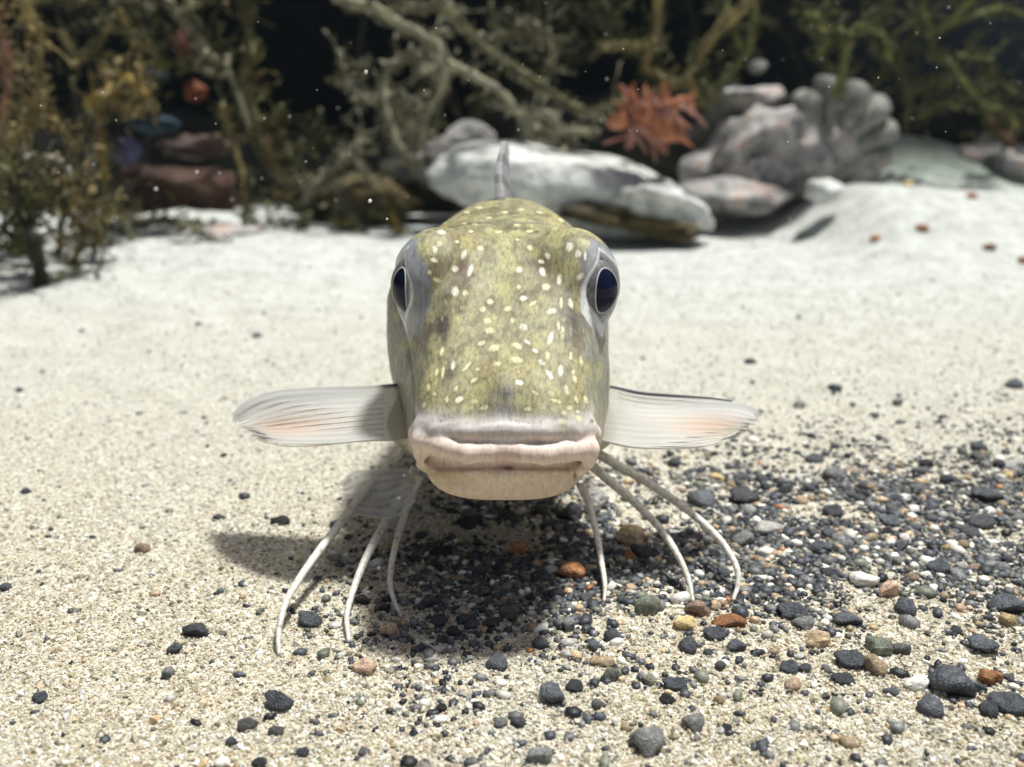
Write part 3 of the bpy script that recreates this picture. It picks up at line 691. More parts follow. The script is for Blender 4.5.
# first dorsal fin, seen edge on: spines and the skin between them
dorsal = None
def dorsal_col(s, t, rg): return tuple(np.array((.62, .62, .68)) * (1 - .45 * (math.sin(s * 19) > .3)) * (1 + .2 * rg))
dorsal = fin('dorsal_fin', [Vector((FX - .0025, .415, .119)), Vector((FX - .0025, .422, .132)), Vector((FX - .0020, .430, .144))],
             [Vector((FX - .0005, .475, .107)), Vector((FX + .0002, .476, .118)), Vector((FX + .0008, .474, .124))], dorsal_col, fin_mat, 7, fish, th=.0034, edge=False, raym=ray_mat)
fin('second_dorsal_fin', [Vector((FX - .004, .49, .104)), Vector((FX - .004, .50, .112)), Vector((FX - .004, .508, .118))], [Vector((FX - .004, .62, .064)), Vector((FX - .004, .625, .072)), Vector((FX - .004, .63, .078))], dorsal_col, thin_mat, 10, fish, edge=False)
fin('tail_fin', [Vector((FX - .004, .655, .058)), Vector((FX - .004, .69, .072)), Vector((FX - .004, .715, .085))], [Vector((FX - .004, .655, .045)), Vector((FX - .004, .69, .030)), Vector((FX - .004, .715, .018))], dorsal_col, thin_mat, 9, fish, edge=False)

# feeler rays the fish stands on: jointed, tapering, tips resting on the sand
m, n, l, b = new_mat('feeler')
tc = n.new('ShaderNodeTexCoord'); t = n.new('ShaderNodeTexNoise'); t.inputs['Scale'].default_value = 500; t.inputs['Detail'].default_value = 5; l.new(tc.outputs['Object'], t.inputs['Vector'])
r_ = ramp(n, [(.32, (.38, .33, .26)), (.45, (.64, .61, .54)), (.7, (.76, .74, .68))]); l.new(t.outputs['Fac'], r_.inputs[0]); l.new(r_.outputs[0], b.inputs['Base Color'])
wv = n.new('ShaderNodeTexWave'); wv.bands_direction = 'Z'; wv.inputs['Scale'].default_value = 160; wv.inputs['Distortion'].default_value = 1.5; l.new(tc.outputs['Object'], wv.inputs['Vector'])
bp = n.new('ShaderNodeBump'); bp.inputs['Strength'].default_value = .2; bp.inputs['Distance'].default_value = .0002; l.new(wv.outputs['Fac'], bp.inputs['Height']); l.new(bp.outputs[0], b.inputs['Normal'])
b.inputs['Roughness'].default_value = .4; b.inputs['Subsurface Weight'].default_value = .3; b.inputs['Subsurface Radius'].default_value = (1, .8, .6); b.inputs['Subsurface Scale'].default_value = .002
feeler_mat = m
feelers = [
    [(408, 440, .362), (392, 462, .357), (365, 492, .345), (335, 530, .325), (308, 566, .305), (287, 600, .287), (279, 630, .2765), (279, 656, .2700)],
    [(416, 468, .350), (405, 490, .345), (386, 522, .332), (367, 556, .314), (354, 588, .300), (347, 615, .288), (349, 642, .2775)],
    [(420, 476, .345), (412, 494, .341), (402, 522, .331), (394, 552, .317), (390, 580, .306), (394, 600, .298), (401, 614, .2930)],
    [(592, 450, .358), (612, 462, .354), (650, 484, .345), (690, 512, .332), (720, 540, .322), (736, 566, .312), (738, 584, .307), (733, 600, .3020)],
    [(588, 462, .352), (606, 478, .347), (632, 500, .339), (658, 526, .328), (676, 552, .317), (688, 578, .309), (693, 603, .3010)],
    [(580, 484, .345), (589, 505, .340), (597, 535, .328), (602, 565, .316), (605, 585, .307), (604, 603, .3010)]]
for k, pts in enumerate(feelers):
    pts3 = [at(*p_) for p_ in pts]; tip = pts3[-1]; tip.z = float(sand_h(tip.x, tip.y)) + .0004
    sp = spline(pts3, 10); nn = len(sp)
    rad = [(.00138 * (1 - t) ** .8 + .00064) * (1 + .02 * math.sin(t * 130)) * (.80 if k in (2, 5) else 1) for t in np.linspace(0, 1, nn)]
    mb = MB(); mb.tube(sp, rad, 10); o = mb.build('feeler_ray', feeler_mat, fish)

# ------------------------------------------------------------------ pebbles
pm = {k: noise_mat('pebble_' + k, [(.30, tuple(c_ * .45 for c_ in c)), (.5, c), (.64, tuple(min(c_ * 1.5 + .01, .85) for c_ in c)), (.76, tuple(min(c_ * 2.4 + .05, .9) for c_ in c))], 2.6, .45, .8, 7, dist=.0010, rand=.55, spec=.5)
      for k, c in PAL.items()}
peb_mesh = {}
for k in PAL:
    peb_mesh[k] = []
    for s in range(10):
        me = lump('pebble', ICO3 if s < 5 else ICO2, (1, 1, 1), .30, 1.0, sum(map(ord, k)) * 13 + s * 7, True, facets=7)
        me.materials.append(pm[k]); peb_mesh[k].append(me)
npeb = 0
def pebble(px, py, w, h, col, label, group=None, name='pebble', dome=.75):
    """a stone seen w by h pixels at a pixel of the sand, half sunk"""
    global npeb
    p = ground_at(px, py + h * .25); zc = p.y * CP + (CAM_H - p.z) * SP
    rx = w / 2 * zc / F_PX * .98; rz = min(rx * .85, h / 2 * zc / F_PX * 1.15); ry = min(rx * .9, max(rz * 1.3, rx * .55))
    o = bpy.data.objects.new(name, random.choice(peb_mesh[col][:5] if w > 19 else peb_mesh[col][5:])); C.objects.link(o)
    o.location = (p.x, p.y, float(sand_h(p.x, p.y)) + rz * .42); o.scale = (rx, ry, rz)
    o.rotation_euler = (random.uniform(-.15, .15), random.uniform(-.2, .2), random.uniform(-.35, .35))
    tag(o, label, 'pebble', group); npeb += 1; return o
LISTED = [
    (197, 629, 28, 15, 'dark', 'dark oval pebble alone on the sand left of the longest feeler'), (310, 619, 26, 16, 'dark', 'dark pebble between the two outermost feelers on the left'),
    (279, 700, 30, 21, 'dark', 'largest dark pebble on the sand at the lower left'), (175, 648, 18, 11, 'dark', 'small dark pebble just below the dark oval pebble on the left sand'),
    (168, 672, 17, 14, 'grey', 'round grey pebble below the pair of dark ones on the left sand'), (40, 698, 17, 11, 'dark', 'flat dark pebble nearest the lower left corner'),
    (247, 723, 20, 18, 'grey', 'speckled grey pebble just left of the largest lower left pebble'), (232, 738, 14, 15, 'dark', 'dark bluish pebble under the speckled grey one at the lower left'),
    (222, 760, 17, 12, 'white', 'white pebble on the bottom edge of the picture at the left'), (277, 729, 16, 14, 'grey', 'dull grey pebble straight below the largest lower left pebble'),
    (303, 750, 14, 12, 'dark', 'dark pebble at the bottom edge right of the white pebble'), (258, 761, 18, 10, 'black', 'black sliver of stone on the bottom edge at the left'),
    (365, 665, 24, 24, 'pink', 'round peach coloured pebble in front of the left feelers'), (390, 628, 20, 15, 'tan', 'tan pebble at the tip of the innermost left feeler'),
    (440, 707, 14, 14, 'black', 'black pebble at the far end of the head shadow'), (364, 749, 14, 14, 'grey', 'round grey pebble at the bottom edge below the peach pebble'),
    (280, 521, 26, 10, 'black', 'flat black stone chip on the upper edge of the left fin shadow'), (220, 518, 14, 6, 'dark', 'small dark chip at the tip of the left fin shadow'),
    (27, 491, 12, 7, 'dark', 'small dark pebble alone on the far left sand'), (4, 586, 14, 12, 'dark', 'dark pebble cut by the left edge of the picture'),
    (143, 549, 17, 11, 'pink', 'dull reddish pebble on the left sand behind the feelers'), (363, 596, 16, 24, 'black', 'pair like black stone between the two inner left feelers'),
    (517, 719, 17, 20, 'dark', 'dark upright pebble at the bottom centre'), (552, 694, 30, 19, 'dark', 'slanted dark pebble at the bottom centre right of the upright one'),
    (500, 722, 16, 10, 'grey', 'small grey pebble touching the upright dark pebble'), (540, 752, 28, 28, 'grey', 'mottled grey stone on the bottom edge at the centre'),
    (575, 685, 22, 11, 'dark', 'flat dark pebble behind the slanted bottom centre one'), (611, 674, 20, 15, 'green', 'greenish grey pebble in the lower middle'),
    (647, 680, 17, 16, 'green', 'rough greenish round pebble right of the lower middle'), (674, 685, 27, 13, 'dark', 'dark oval pebble beside the rough greenish round one'),
    (668, 701, 19, 9, 'black', 'thin black chip under the dark oval pebble'), (650, 741, 38, 26, 'grey', 'largest grey stone near the bottom edge right of centre'),
    (597, 704, 15, 14, 'grey', 'small grey pebble left of the largest bottom stone'), (613, 636, 19, 14, 'dark', 'dark pebble below the innermost right feeler'),
    (592, 645, 15, 10, 'dark', 'small dark pebble left of the one below the inner right feeler'), (689, 646, 23, 16, 'dark', 'dark pebble below the middle right feeler'),
    (569, 624, 19, 19, 'grey', 'round dark grey pebble below the chin at the right'), (510, 611, 25, 17, 'green', 'smooth grey green pebble on the right edge of the head shadow'),
    (530, 597, 12, 12, 'black', 'round black bead like pebble under the chin'), (556, 594, 19, 15, 'black', 'black pebble right of the black bead under the chin'),
    (570, 572, 31, 18, 'orange', 'red brown flat pebble under the chin'), (516, 549, 20, 17, 'orange', 'orange brown pebble in the shadow of the head'),
    (647, 606, 30, 23, 'green', 'large grey green pebble between the inner and middle right feelers'), (631, 537, 29, 21, 'tan', 'round tan pebble under the middle right feeler'),
    (646, 553, 37, 12, 'black', 'long dark stone in front of the round tan pebble'), (698, 610, 25, 16, 'pink', 'pinkish tan pebble at the tip of the middle right feeler'),
    (686, 624, 27, 14, 'yellow', 'pale yellow pebble in front of the pinkish tan one'), (569, 514, 31, 20, 'black', 'black stone behind the chin at the right'),
    (540, 511, 17, 16, 'black', 'black pebble tucked under the chin'), (603, 661, 28, 9, 'tan', 'brown sliver of shell on the sand in the lower middle'),
    (566, 665, 11, 11, 'white', 'small white chip in the lower middle'), (695, 722, 24, 25, 'grey', 'rough grey stone at the lower right of the fish'),
    (498, 661, 26, 15, 'dark', 'dark flat stone right of the shadow end'), (541, 640, 18, 22, 'dark', 'dark upright stone at the bottom centre behind the slanted pebble'),
    (719, 698, 12, 22, 'tan', 'narrow brown upright pebble at the lower right'), (727, 729, 12, 9, 'black', 'tiny black pebble at the lower right beside the rough grey stone'),
    (818, 640, 25, 23, 'tan', 'mottled tan pebble on the front edge of the gravel patch'), (790, 667, 20, 15, 'dark', 'dark pebble in front of the mottled tan one'),
    (849, 660, 31, 19, 'dark', 'big dark pebble on the front edge of the gravel patch'), (842, 679, 23, 12, 'dark', 'dark bluish flat pebble in front of the big dark one'),
    (878, 646, 29, 25, 'green', 'mottled greenish stone in the gravel right of the big dark pebble'), (874, 667, 27, 18, 'tan', 'translucent brown pebble below the mottled greenish stone'),
    (901, 648, 20, 20, 'grey', 'grey pebble right of the mottled greenish stone'), (918, 684, 32, 14, 'white', 'flat white stone at the lower right'),
    (890, 692, 19, 9, 'dark', 'dark chip left of the flat white stone'), (951, 680, 46, 38, 'dark', 'largest dark speckled stone at the lower right'),
    (991, 677, 25, 20, 'orange', 'peach orange pebble right of the largest speckled stone'), (1006, 605, 38, 20, 'dark', 'dark oval stone near the right edge'),
    (1009, 704, 40, 22, 'dark', 'dark stone at the right edge near the bottom'), (988, 709, 22, 20, 'dark', 'dark stone left of the one at the lower right edge'),
    (862, 580, 30, 17, 'white', 'white oval pebble in the middle of the gravel patch'), (888, 590, 24, 19, 'pink', 'pinkish pebble right of the white oval one'),
    (940, 568, 24, 20, 'dark', 'dark faceted stone in the gravel right of the pinkish pebble'), (964, 545, 17, 15, 'tan', 'round tan pebble near the right edge of the gravel'),
    (981, 646, 34, 17, 'dark', 'dark flat stone left of the lower right edge'), (1007, 622, 19, 15, 'yellow', 'yellowish pebble below the dark oval stone at the right edge'),
    (905, 608, 25, 19, 'dark', 'dark rounded stone below the pinkish pebble'), (847, 620, 29, 16, 'dark', 'dark stone behind the mottled tan pebble'),
    (792, 612, 31, 18, 'dark', 'dark stone right of the outermost right feeler tip'), (805, 624, 25, 12, 'grey', 'grey green stone behind the mottled tan pebble at the left'),
    (728, 622, 35, 13, 'orange', 'rusty brown flat stone at the tip of the outermost right feeler'), (714, 634, 23, 14, 'dark', 'dark stone in front of the rusty brown one'),
    (736, 646, 20, 12, 'dark', 'dark chip in front of the rusty brown stone at the right'), (792, 684, 18, 15, 'pink', 'pale peach stone sunk in the sand at the lower right'),
    (931, 707, 30, 20, 'dark', 'dark stone below the flat white stone'), (834, 387, 16, 11, 'dark', 'dark pebble beyond the tip of the right fin'),
    (751, 361, 14, 7, 'dark', 'grey smudge of a pebble above the right fin'), (799, 404, 14, 10, 'grey', 'blurred grey pebble right of the right fin'),
    (898, 402, 14, 8, 'grey', 'blurred grey pebble on the pale sand toward the right edge'), (1014, 384, 20, 10, 'dark', 'dark pebble cut by the right edge on the pale sand'),
    (979, 445, 18, 13, 'dark', 'dark pebble on the pale sand above the gravel at the right'), (962, 450, 14, 9, 'grey', 'grey pebble touching the dark one above the gravel'),
    (985, 495, 38, 15, 'dark', 'long dark stone at the back of the gravel near the right edge'), (888, 522, 22, 13, 'dark', 'dark stone at the back of the gravel right of centre'),
    (981, 521, 32, 15, 'dark', 'dark stone in front of the long one near the right edge'), (970, 532, 26, 13, 'dark', 'dark flat stone behind the round tan pebble'),
    (743, 498, 36, 17, 'dark', 'broad dark stone behind the outermost right feeler'), (703, 500, 34, 17, 'dark', 'broad dark stone crossed by the outermost right feeler'),
    (834, 512, 22, 14, 'dark', 'dark stone at the middle back of the gravel'), (815, 459, 24, 9, 'dark', 'flat dark stone below the right fin tip'),
    (675, 463, 15, 13, 'dark', 'dark pebble straight below the right fin'), (834, 475, 28, 15, 'grey', 'grey blue stone at the back of the gravel'),
    (801, 500, 13, 13, 'tan', 'small tan pebble among dark ones at the back of the gravel'), (769, 529, 34, 15, 'white', 'flat white shell chip among the gravel right of the feelers'),
    (743, 538, 27, 21, 'grey', 'grey pebble under the flat white shell chip'), (819, 548, 24, 16, 'dark', 'dark stone right of the white shell chip'),
    (440, 552, 24, 16, 'black', 'black stone in the deepest part of the head shadow'), (470, 520, 26, 16, 'black', 'black stone right under the lower jaw in shade'), (430, 600, 20, 14, 'dark', 'dark stone at the left of the head shadow'),
    (480, 570, 18, 14, 'dark', 'dark pebble in the head shadow left of the orange one'), (455, 630, 18, 12, 'dark', 'small dark stone midway along the head shadow'), (625, 727, 12, 9, 'tan', 'tiny tan pebble at the bottom right of centre')]
for row in LISTED: pebble(*row)
# white shell fragment at the right edge
pebble(1014, 464, 26, 14, 'white', 'white shell fragment at the right edge above the gravel')
# the rest of the 300: alike stones, told apart by nothing
WORD = {'dark': 'dark slate', 'black': 'black', 'grey': 'mid grey', 'tan': 'tan', 'white': 'whitish', 'pink': 'pinkish', 'yellow': 'yellowish'}
def fill(n_, region, w0, w1, cols, wts, where, group):
    c = 0; guard = 0
    while c < n_ and guard < 4000:
        guard += 1
        px, py = random.uniform(region[0], region[2]), random.uniform(region[1], region[3])
        p = ground_at(px, py)
        if random.random() > float(gravel_density(p.x, p.y)) * 1.4 + .02: continue
        if any(abs(px - q[0]) < q[2] * .6 and abs(py - q[1]) < q[3] * .7 for q in LISTED): continue
        w = random.uniform(w0, w1); k = random.choices(cols, wts)[0]
        size = 'bigger' if w > w0 + .6 * (w1 - w0) else 'small'
        f = (py - region[1]) / (region[3] - region[1]); zone = ('at the back of', 'in the middle of', 'at the front of')[min(2, int(f * 3))]
        side = ('nearer the fish', 'halfway to the right edge', 'near the right edge')[min(2, int((px - region[0]) / (region[2] - region[0]) * 3))] if region[0] > 600 else ''
        pebble(px, py, w, w * random.uniform(.5, .8), k, f'{size} {WORD[k]} pebble {zone} {where} {side}'.strip(), group); c += 1
fill(112, (690, 450, 1024, 690), 8, 17, ['dark', 'black', 'grey'], [5, 1, 4], 'the gravel patch', 'dark pebbles of the gravel patch')
fill(36, (690, 470, 1024, 700), 8, 15, ['tan', 'white', 'pink', 'yellow'], [3, 3, 2, 1], 'the gravel patch', 'pale pebbles of the gravel patch')
fill(30, (400, 505, 690, 640), 8, 15, ['dark', 'black', 'grey', 'tan'], [6, 3, 2, 1], 'the gravel under the fish head', 'stones under the head of the fish')
for row in [(873, 256, 13, 7, 'orange', 'leftmost orange brown pebble on the front of the sand bank'), (918, 256, 16, 8, 'orange', 'second orange brown pebble on the sand bank, left of centre'), (987, 264, 15, 8, 'orange', 'third orange brown pebble on the sand bank'),
            (1021, 271, 12, 8, 'orange', 'orange brown pebble on the sand bank cut by the right edge'), (902, 229, 13, 7, 'yellow', 'dull yellow pebble high on the sand bank'), (966, 240, 12, 7, 'orange', 'pale orange pebble high on the sand bank'), (802, 239, 9, 9, 'green', 'greenish pebble at the foot of the sand bank')]: pebble(*row)

# ------------------------------------------------------------------ rocks behind
pale_rock = noise_mat('pale_rock', [(.30, (.22, .22, .19)), (.42, (.46, .47, .43)), (.58, (.64, .655, .62)), (.75, (.72, .73, .70))], 38, .85, .9, 55, dist=.009)
olive_rock = noise_mat('olive_rock', [(.35, (.03, .03, .02)), (.5, (.075, .06, .025)), (.68, (.17, .12, .05))], 22, .9, .6, 60, dist=.004)
grey_rock = noise_mat('grey_rock', [(.28, (.05, .05, .05)), (.42, (.20, .195, .19)), (.53, (.40, .38, .36)), (.66, (.46, .33, .28))], 34, .85, .8, 70, dist=.004)
shell_mat = noise_mat('ribbed_shell', [(.30, (.06, .06, .05)), (.5, (.20, .20, .18)), (.7, (.36, .33, .29))], 60, .8, .6, 120, dist=.003)
brown_rock = noise_mat('brown_rock', [(.3, (.02, .012, .008)), (.5, (.045, .023, .015)), (.7, (.11, .06, .04))], 25, .8, .5, 60, dist=.004)
def rock(name, px, py, Yd, rad, mat, label, cat, seed, amp=.35, freq=1.1, rot=(0, 0, 0), facets=6, base=ICO4, parent=None):
    c = at(px, py, Yd); me = lump(name, base, rad, amp, freq, seed, True, facets, 5)
    o = link(name, me, mat, None); o.location = c; o.rotation_euler = rot
    if parent is None: tag(o, label, cat)
    else: o.parent = parent; o.location = c - parent.location
    return o
wr = thing('pale_rock', at(570, 225, 1.03), 'long white rock with an olive underside behind the head of the fish', 'rock')
rock('rock_top', 562, 190, 1.06, (.136, .080, .044), pale_rock, '', '', 111, .17, 1.7, (0, R(9), 0), facets=0, parent=wr)
rock('rock_end', 652, 200, 1.01, (.056, .050, .024), pale_rock, '', '', 12, .35, 1.6, (0, R(22), 0), facets=3, parent=wr)
q = rock('rock_underside', 630, 217, 1.0, (.076, .040, .017), olive_rock, '', '', 13, .55, 2.0, (0, R(8), 0), parent=wr); q['label'] = 'mossy olive brown underside'
rock('mottled_rock', 762, 160, 1.15, (.078, .06, .062), grey_rock, 'mottled grey and pink boulder left of the ribbed shell', 'rock', 21, .40, 1.4)
rock('mottled_rock', 722, 200, 1.10, (.070, .05, .022), grey_rock, 'low dark grey rock between the white rock and the sand bank', 'rock', 22, .4, 1.3)
rock('mottled_rock', 752, 98, 1.20, (.046, .03, .017), grey_rock, 'small pinkish slab on top of the mottled grey boulder', 'rock', 23, .3, 1.3, facets=10)
rock('pale_pebble', 823, 191, 1.02, (.020, .018, .013), pale_rock, 'small whitish stone on the crest of the sand bank', 'rock', 24, .3, 1.3, base=ICO3)
rock('mottled_rock', 985, 168, 1.35, (.06, .06, .035), grey_rock, 'dark grey rocks half buried at the right edge', 'rock', 25, .5, 1.6)
rock('mottled_rock', 470, 165, 1.16, (.06, .05, .035), grey_rock, 'grey rock under the branches left of the white rock', 'rock', 26, .4, 1.3)
rock('mottled_rock', 350, 205, 1.15, (.09, .06, .03), olive_rock, 'dark mossy rock among the branches left of the fish', 'rock', 27, .5, 1.3)
rock('brown_rock', 175, 190, 1.05, (.065, .05, .028), brown_rock, 'red brown rock at the foot of the seaweed on the left', 'rock', 28, .35, 1.3)
rock('brown_rock', 190, 232, 1.02, (.085, .05, .012), grey_rock, 'flat grey slab on the sand under the red brown rock', 'rock', 29, .35, 1.4)
dark_rock = noise_mat('dark_rock', [(.3, (.012, .012, .010)), (.55, (.03, .03, .024)), (.75, (.07, .07, .05))], 25, .9, .7, 70, dist=.004)
for (px, py, Yd, rad, lab, sd) in [(60, 190, 1.32, (.16, .10, .085), 'black mossy boulder behind the left seaweed', 61), (300, 195, 1.36, (.17, .10, .08), 'black boulder low in the dark gap left of the fish', 62), (430, 190, 1.30, (.10, .09, .085), 'black boulder under the branches behind the fish', 63),
                                   (180, 175, 1.45, (.16, .10, .10), 'black boulder behind the red brown rock', 64), (690, 150, 1.34, (.12, .09, .09), 'black boulder behind the anemone and the mottled rock', 65), (960, 130, 1.60, (.20, .09, .05), 'dark rock ridge beyond the pale dune at the right', 66), (560, 150, 1.40, (.15, .08, .09), 'black boulder behind the long white rock', 67)]:
    rock('dark_rock', px, py, Yd, rad, dark_rock, lab, 'rock', sd, .4, 1.3)
# ribbed shell: stout ribs fanning from a hinge
sh = thing('ribbed_shell', at(820, 190, 1.15), 'large grey shell like rock with fan ribs behind the sand bank', 'shell')
def rib(ang, L, w0, w1, seed, off=(0, 0)):
    V, Fc = ICO3; V = V.copy(); t = (V[:, 0] + 1) / 2
    V = np.sign(V) * np.abs(V) ** .7; t = (V[:, 0] + 1) / 2
    V[:, 2] *= (w0 + (w1 - w0) * t); V[:, 1] *= .036 * (.8 + .2 * t); V[:, 0] = t * L + .012
    o_ = Vector((seed, 3, 1)); d = np.array([mnoise.fractal(Vector(v) * 40 + o_, .8, 2, 4) for v in V]); V += d[:, None] * .003
    a_ = R(ang); x, z = V[:, 0].copy(), V[:, 2].copy(); V[:, 0] = x * math.cos(a_) - z * math.sin(a_); V[:, 2] = x * math.sin(a_) + z * math.cos(a_)
    o = link('rib', mesh_np('rib', V, Fc), shell_mat, None); o.parent = sh; o.location = at(816 + off[0], 158 + off[1], 1.16) - sh.location
for i, a_ in enumerate((108, 84, 62, 42, 22, 2)): rib(a_, (.066, .078, .082, .084, .080, .072)[i], .0085, .0168, i * 5.1)
q = rock('shell_base', 828, 150, 1.155, (.066, .030, .056), grey_rock, '', '', 31, .22, 1.6, facets=3, parent=sh)

# ------------------------------------------------------------------ anemone
an_mat = noise_mat('anemone_orange', [(.3, (.28, .085, .04)), (.6, (.48, .19, .09)), (.8, (.55, .28, .17))], 60, .5, .3, 150, dist=.002, sss=.3)
an_tip = noise_mat('anemone_pink', [(.3, (.28, .11, .085)), (.7, (.50, .27, .21))], 60, .5, .3, 150, dist=.002, sss=.3)
an = thing('anemone', at(660, 150, 1.02), 'orange red anemone with pink tentacles among the branches above the white rock', 'anemone')
q = rock('column', 652, 122, 1.02, (.028, .020, .014), an_mat, '', '', 41, .3, 1.5, (0, R(38), 0), base=ICO3, facets=0, parent=an)
q = rock('mouth_disc', 618, 121, 1.0, (.011, .010, .009), an_mat, '', '', 42, .3, 1.5, base=ICO2, facets=0, parent=an)
for k in range(64):
    a_ = random.choice([random.uniform(R(100), R(165)), random.uniform(R(-75), R(20)), random.uniform(0, 2 * math.pi)])
    c0 = at(650 + random.uniform(-22, 22), 118 + random.uniform(-18, 18), 1.015 + random.uniform(-.015, .015))
    d = Vector((math.cos(a_), random.uniform(-.5, .3), math.sin(a_))).normalized(); L = random.uniform(.014, .040)
    pts = [c0, c0 + d * L * .5 + Vector((0, 0, random.uniform(-.004, .008))), c0 + d * L + Vector((random.uniform(-.006, .006), 0, random.uniform(-.01, .01)))]
    mb = MB(); mb.tube(spline(pts, 4), lerp_list([.0026, .0020, .0008], 9), 6); mb.build('tentacle', an_tip if k % 3 else an_mat, an)

# ------------------------------------------------------------------ small coloured blobs, most of them on the left
def col_mat(name, c): return noise_mat(name, [(.3, tuple(x * .5 for x in c)), (.7, tuple(min(1, x * 1.4) for x in c))], 50, .7, .5, 120, dist=.003)
for (px, py, Yd, r_, c, nm, lab, seed) in [
    (184, 46, 1.12, (.012, .012, .015), (.09, .010, .016), 'red', 'crimson sponge high among the seaweed on the left', 51), (195, 92, 1.12, (.011, .010, .010), (.17, .05, .022), 'orange', 'round orange sponge below the crimson one', 52),
    (131, 152, 1.0, (.010, .010, .012), (.10, .10, .18), 'lilac', 'small lilac sponge beside the yellow seaweed', 53), (195, 147, 1.1, (.036, .02, .012), (.11, .075, .062), 'beige', 'flat beige and mauve sponge above the red brown rock', 54),
    (150, 76, 1.14, (.020, .014, .006), (.025, .06, .10), 'blue', 'thin blue sponge behind the yellow seaweed frond', 55), (155, 124, 1.14, (.026, .014, .009), (.02, .045, .07), 'teal', 'dull teal sponge under the orange one', 56),
    (2, 62, .95, (.010, .010, .016), (.08, .02, .03), 'mauve', 'dull mauve sponge at the left edge', 57), (757, 67, 1.3, (.012, .01, .007), (.5, .5, .46), 'white', 'small white sponge above the pinkish slab', 58)]:
    rock('blob', px, py, Yd, r_, col_mat('blob_' + nm, c), lab, 'blob', seed, .6, 2.2, facets=0, base=ICO3)

# ------------------------------------------------------------------ seaweed
def weed_mat(name, c): return noise_mat(name, [(.28, tuple(x * .35 for x in c)), (.5, c), (.72, tuple(min(.6, x * 1.9) for x in c))], 45, .75, .5, 140, dist=.003)
WM = {'brown': weed_mat('weed_brown', (.2, .155, .065)), 'olive': weed_mat('weed_olive', (.085, .082, .032)), 'grey': weed_mat('weed_grey', (.24, .225, .15)), 'dark': weed_mat('weed_dark', (.022, .021, .012)),
      'mustard': weed_mat('weed_mustard', (.28, .19, .035)), 'green': weed_mat('weed_green', (.17, .18, .06)), 'pale': weed_mat('weed_pale', (.45, .42, .36)), 'rust': weed_mat('weed_rust', (.17, .085, .05))}
def twigs(mb, path, rad, n_, L, leafy, seed, up=.3, spread=.6):
    rs = random.Random(seed)
    for _ in range(max(3, int(n_ * 1.35))):
        i = rs.randrange(1, len(path) - 1); p = path[i].copy()
        t = (path[i + 1] - path[i - 1]).normalized()
        d = (t * rs.uniform(-.3, .8) + Vector((rs.uniform(-1, 1), rs.uniform(-1, 1) * spread, rs.uniform(-.7, 1) + up))).normalized()
        ln = L * rs.uniform(.3, 1.0); pts = [p]
        for k in range(6):
            d = (d + Vector((rs.uniform(-1, 1), rs.uniform(-.6, .6), rs.uniform(-1, 1))) * .42).normalized(); pts.append(pts[-1] + d * ln / 6)
        r0 = rad * rs.uniform(.12, .40); mb.tube(pts, [r0 * (1 - .13 * k) for k in range(7)], 5, wob=.25)
        if rs.random() < .6:
            q0 = pts[rs.randrange(2, 5)]; d2 = (d + Vector((rs.uniform(-1, 1), rs.uniform(-.5, .5), rs.uniform(-1, 1)))).normalized()
            mb.tube([q0, q0 + d2 * ln * .22 + Vector((0, 0, rs.uniform(-.004, .004))), q0 + d2 * ln * .42], [r0 * .6, r0 * .5, r0 * .3], 5, wob=.2)
        for _k in range(int(leafy * 1.4)):
            q0 = pts[rs.randrange(1, 7)]; d2 = (d + Vector((rs.uniform(-1, 1), rs.uniform(-1, 1), rs.uniform(-1, 1)))).normalized()
            mb.leaf(q0, d2, rs.uniform(.006, .016), rs.uniform(.0012, .0035), d2.orthogonal().normalized())
def weed(label, mat, Yd, branches, tw=10, L=.06, leafy=1, seed=0, twmat=None, group=None, foot=None):
    """a seaweed: each traced branch is a part, its side twigs and leaflets are loose fronds"""
    p0 = at(branches[0][0][0][0], branches[0][0][0][1], Yd)
    root = thing('seaweed', Vector((p0.x, p0.y, float(sand_h(p0.x, p0.y)))), label, 'seaweed', group)
    fr = MB()
    for k, (pl, wpx) in enumerate(branches):
        rs = random.Random(seed * 17 + k); dep = [Yd + rs.uniform(-.03, .03)]
        for _ in pl[1:]: dep.append(dep[-1] + rs.uniform(-.018, .018))
        pts = [at(p[0], p[1], d) for p, d in zip(pl, dep)]
        path = spline(pts, 6); r_ = wpx / 2 * Yd / F_PX * .86
        rad = [r_ * (1 + .28 * mnoise.noise(Vector((i * .35, seed, k)))) * (1.05 - .35 * i / len(path)) for i in range(len(path))]
        mb = MB(); mb.tube(path, rad, 8, wob=.14); mb.build('branch', WM[mat], root)
        twigs(fr, path, r_, tw, L, leafy, seed * 31 + k)
        if leafy:
            for q_ in path[1:]:           # short mossy tufts all along the branch
                for _k in range(5):
                    d_ = Vector((rs.uniform(-1, 1), rs.uniform(-1, 1), rs.uniform(-1, 1))).normalized()
                    fr.leaf(q_ + d_ * r_ * .7 + Vector((rs.uniform(-1, 1), 0, rs.uniform(-1, 1))) * .004, (d_ + Vector((0, 0, -.3))).normalized(), rs.uniform(.004, .011), rs.uniform(.0008, .0022), d_.orthogonal().normalized())
    o = fr.build('fronds', WM[twmat or mat], root); o['kind'] = 'stuff'
    return root
weed('pale yellow brown seaweed stalk curving down from the top left corner', 'brown', .84, [([(18, -12), (28, 10), (40, 32), (39, 58), (44, 92), (56, 122), (72, 142), (86, 166)], 9), ([(44, 92), (30, 110), (18, 135), (12, 160)], 6), ([(56, 122), (40, 118), (25, 122)], 6)], 9, .05, 1, 1)
weed('dark weed at the left edge with brown twigs', 'rust', .88, [([(4, 215), (8, 170), (3, 120), (9, 70), (0, 30), (8, -10)], 9), ([(8, 170), (22, 140), (30, 110)], 5)], 10, .05, 1, 2, 'brown')
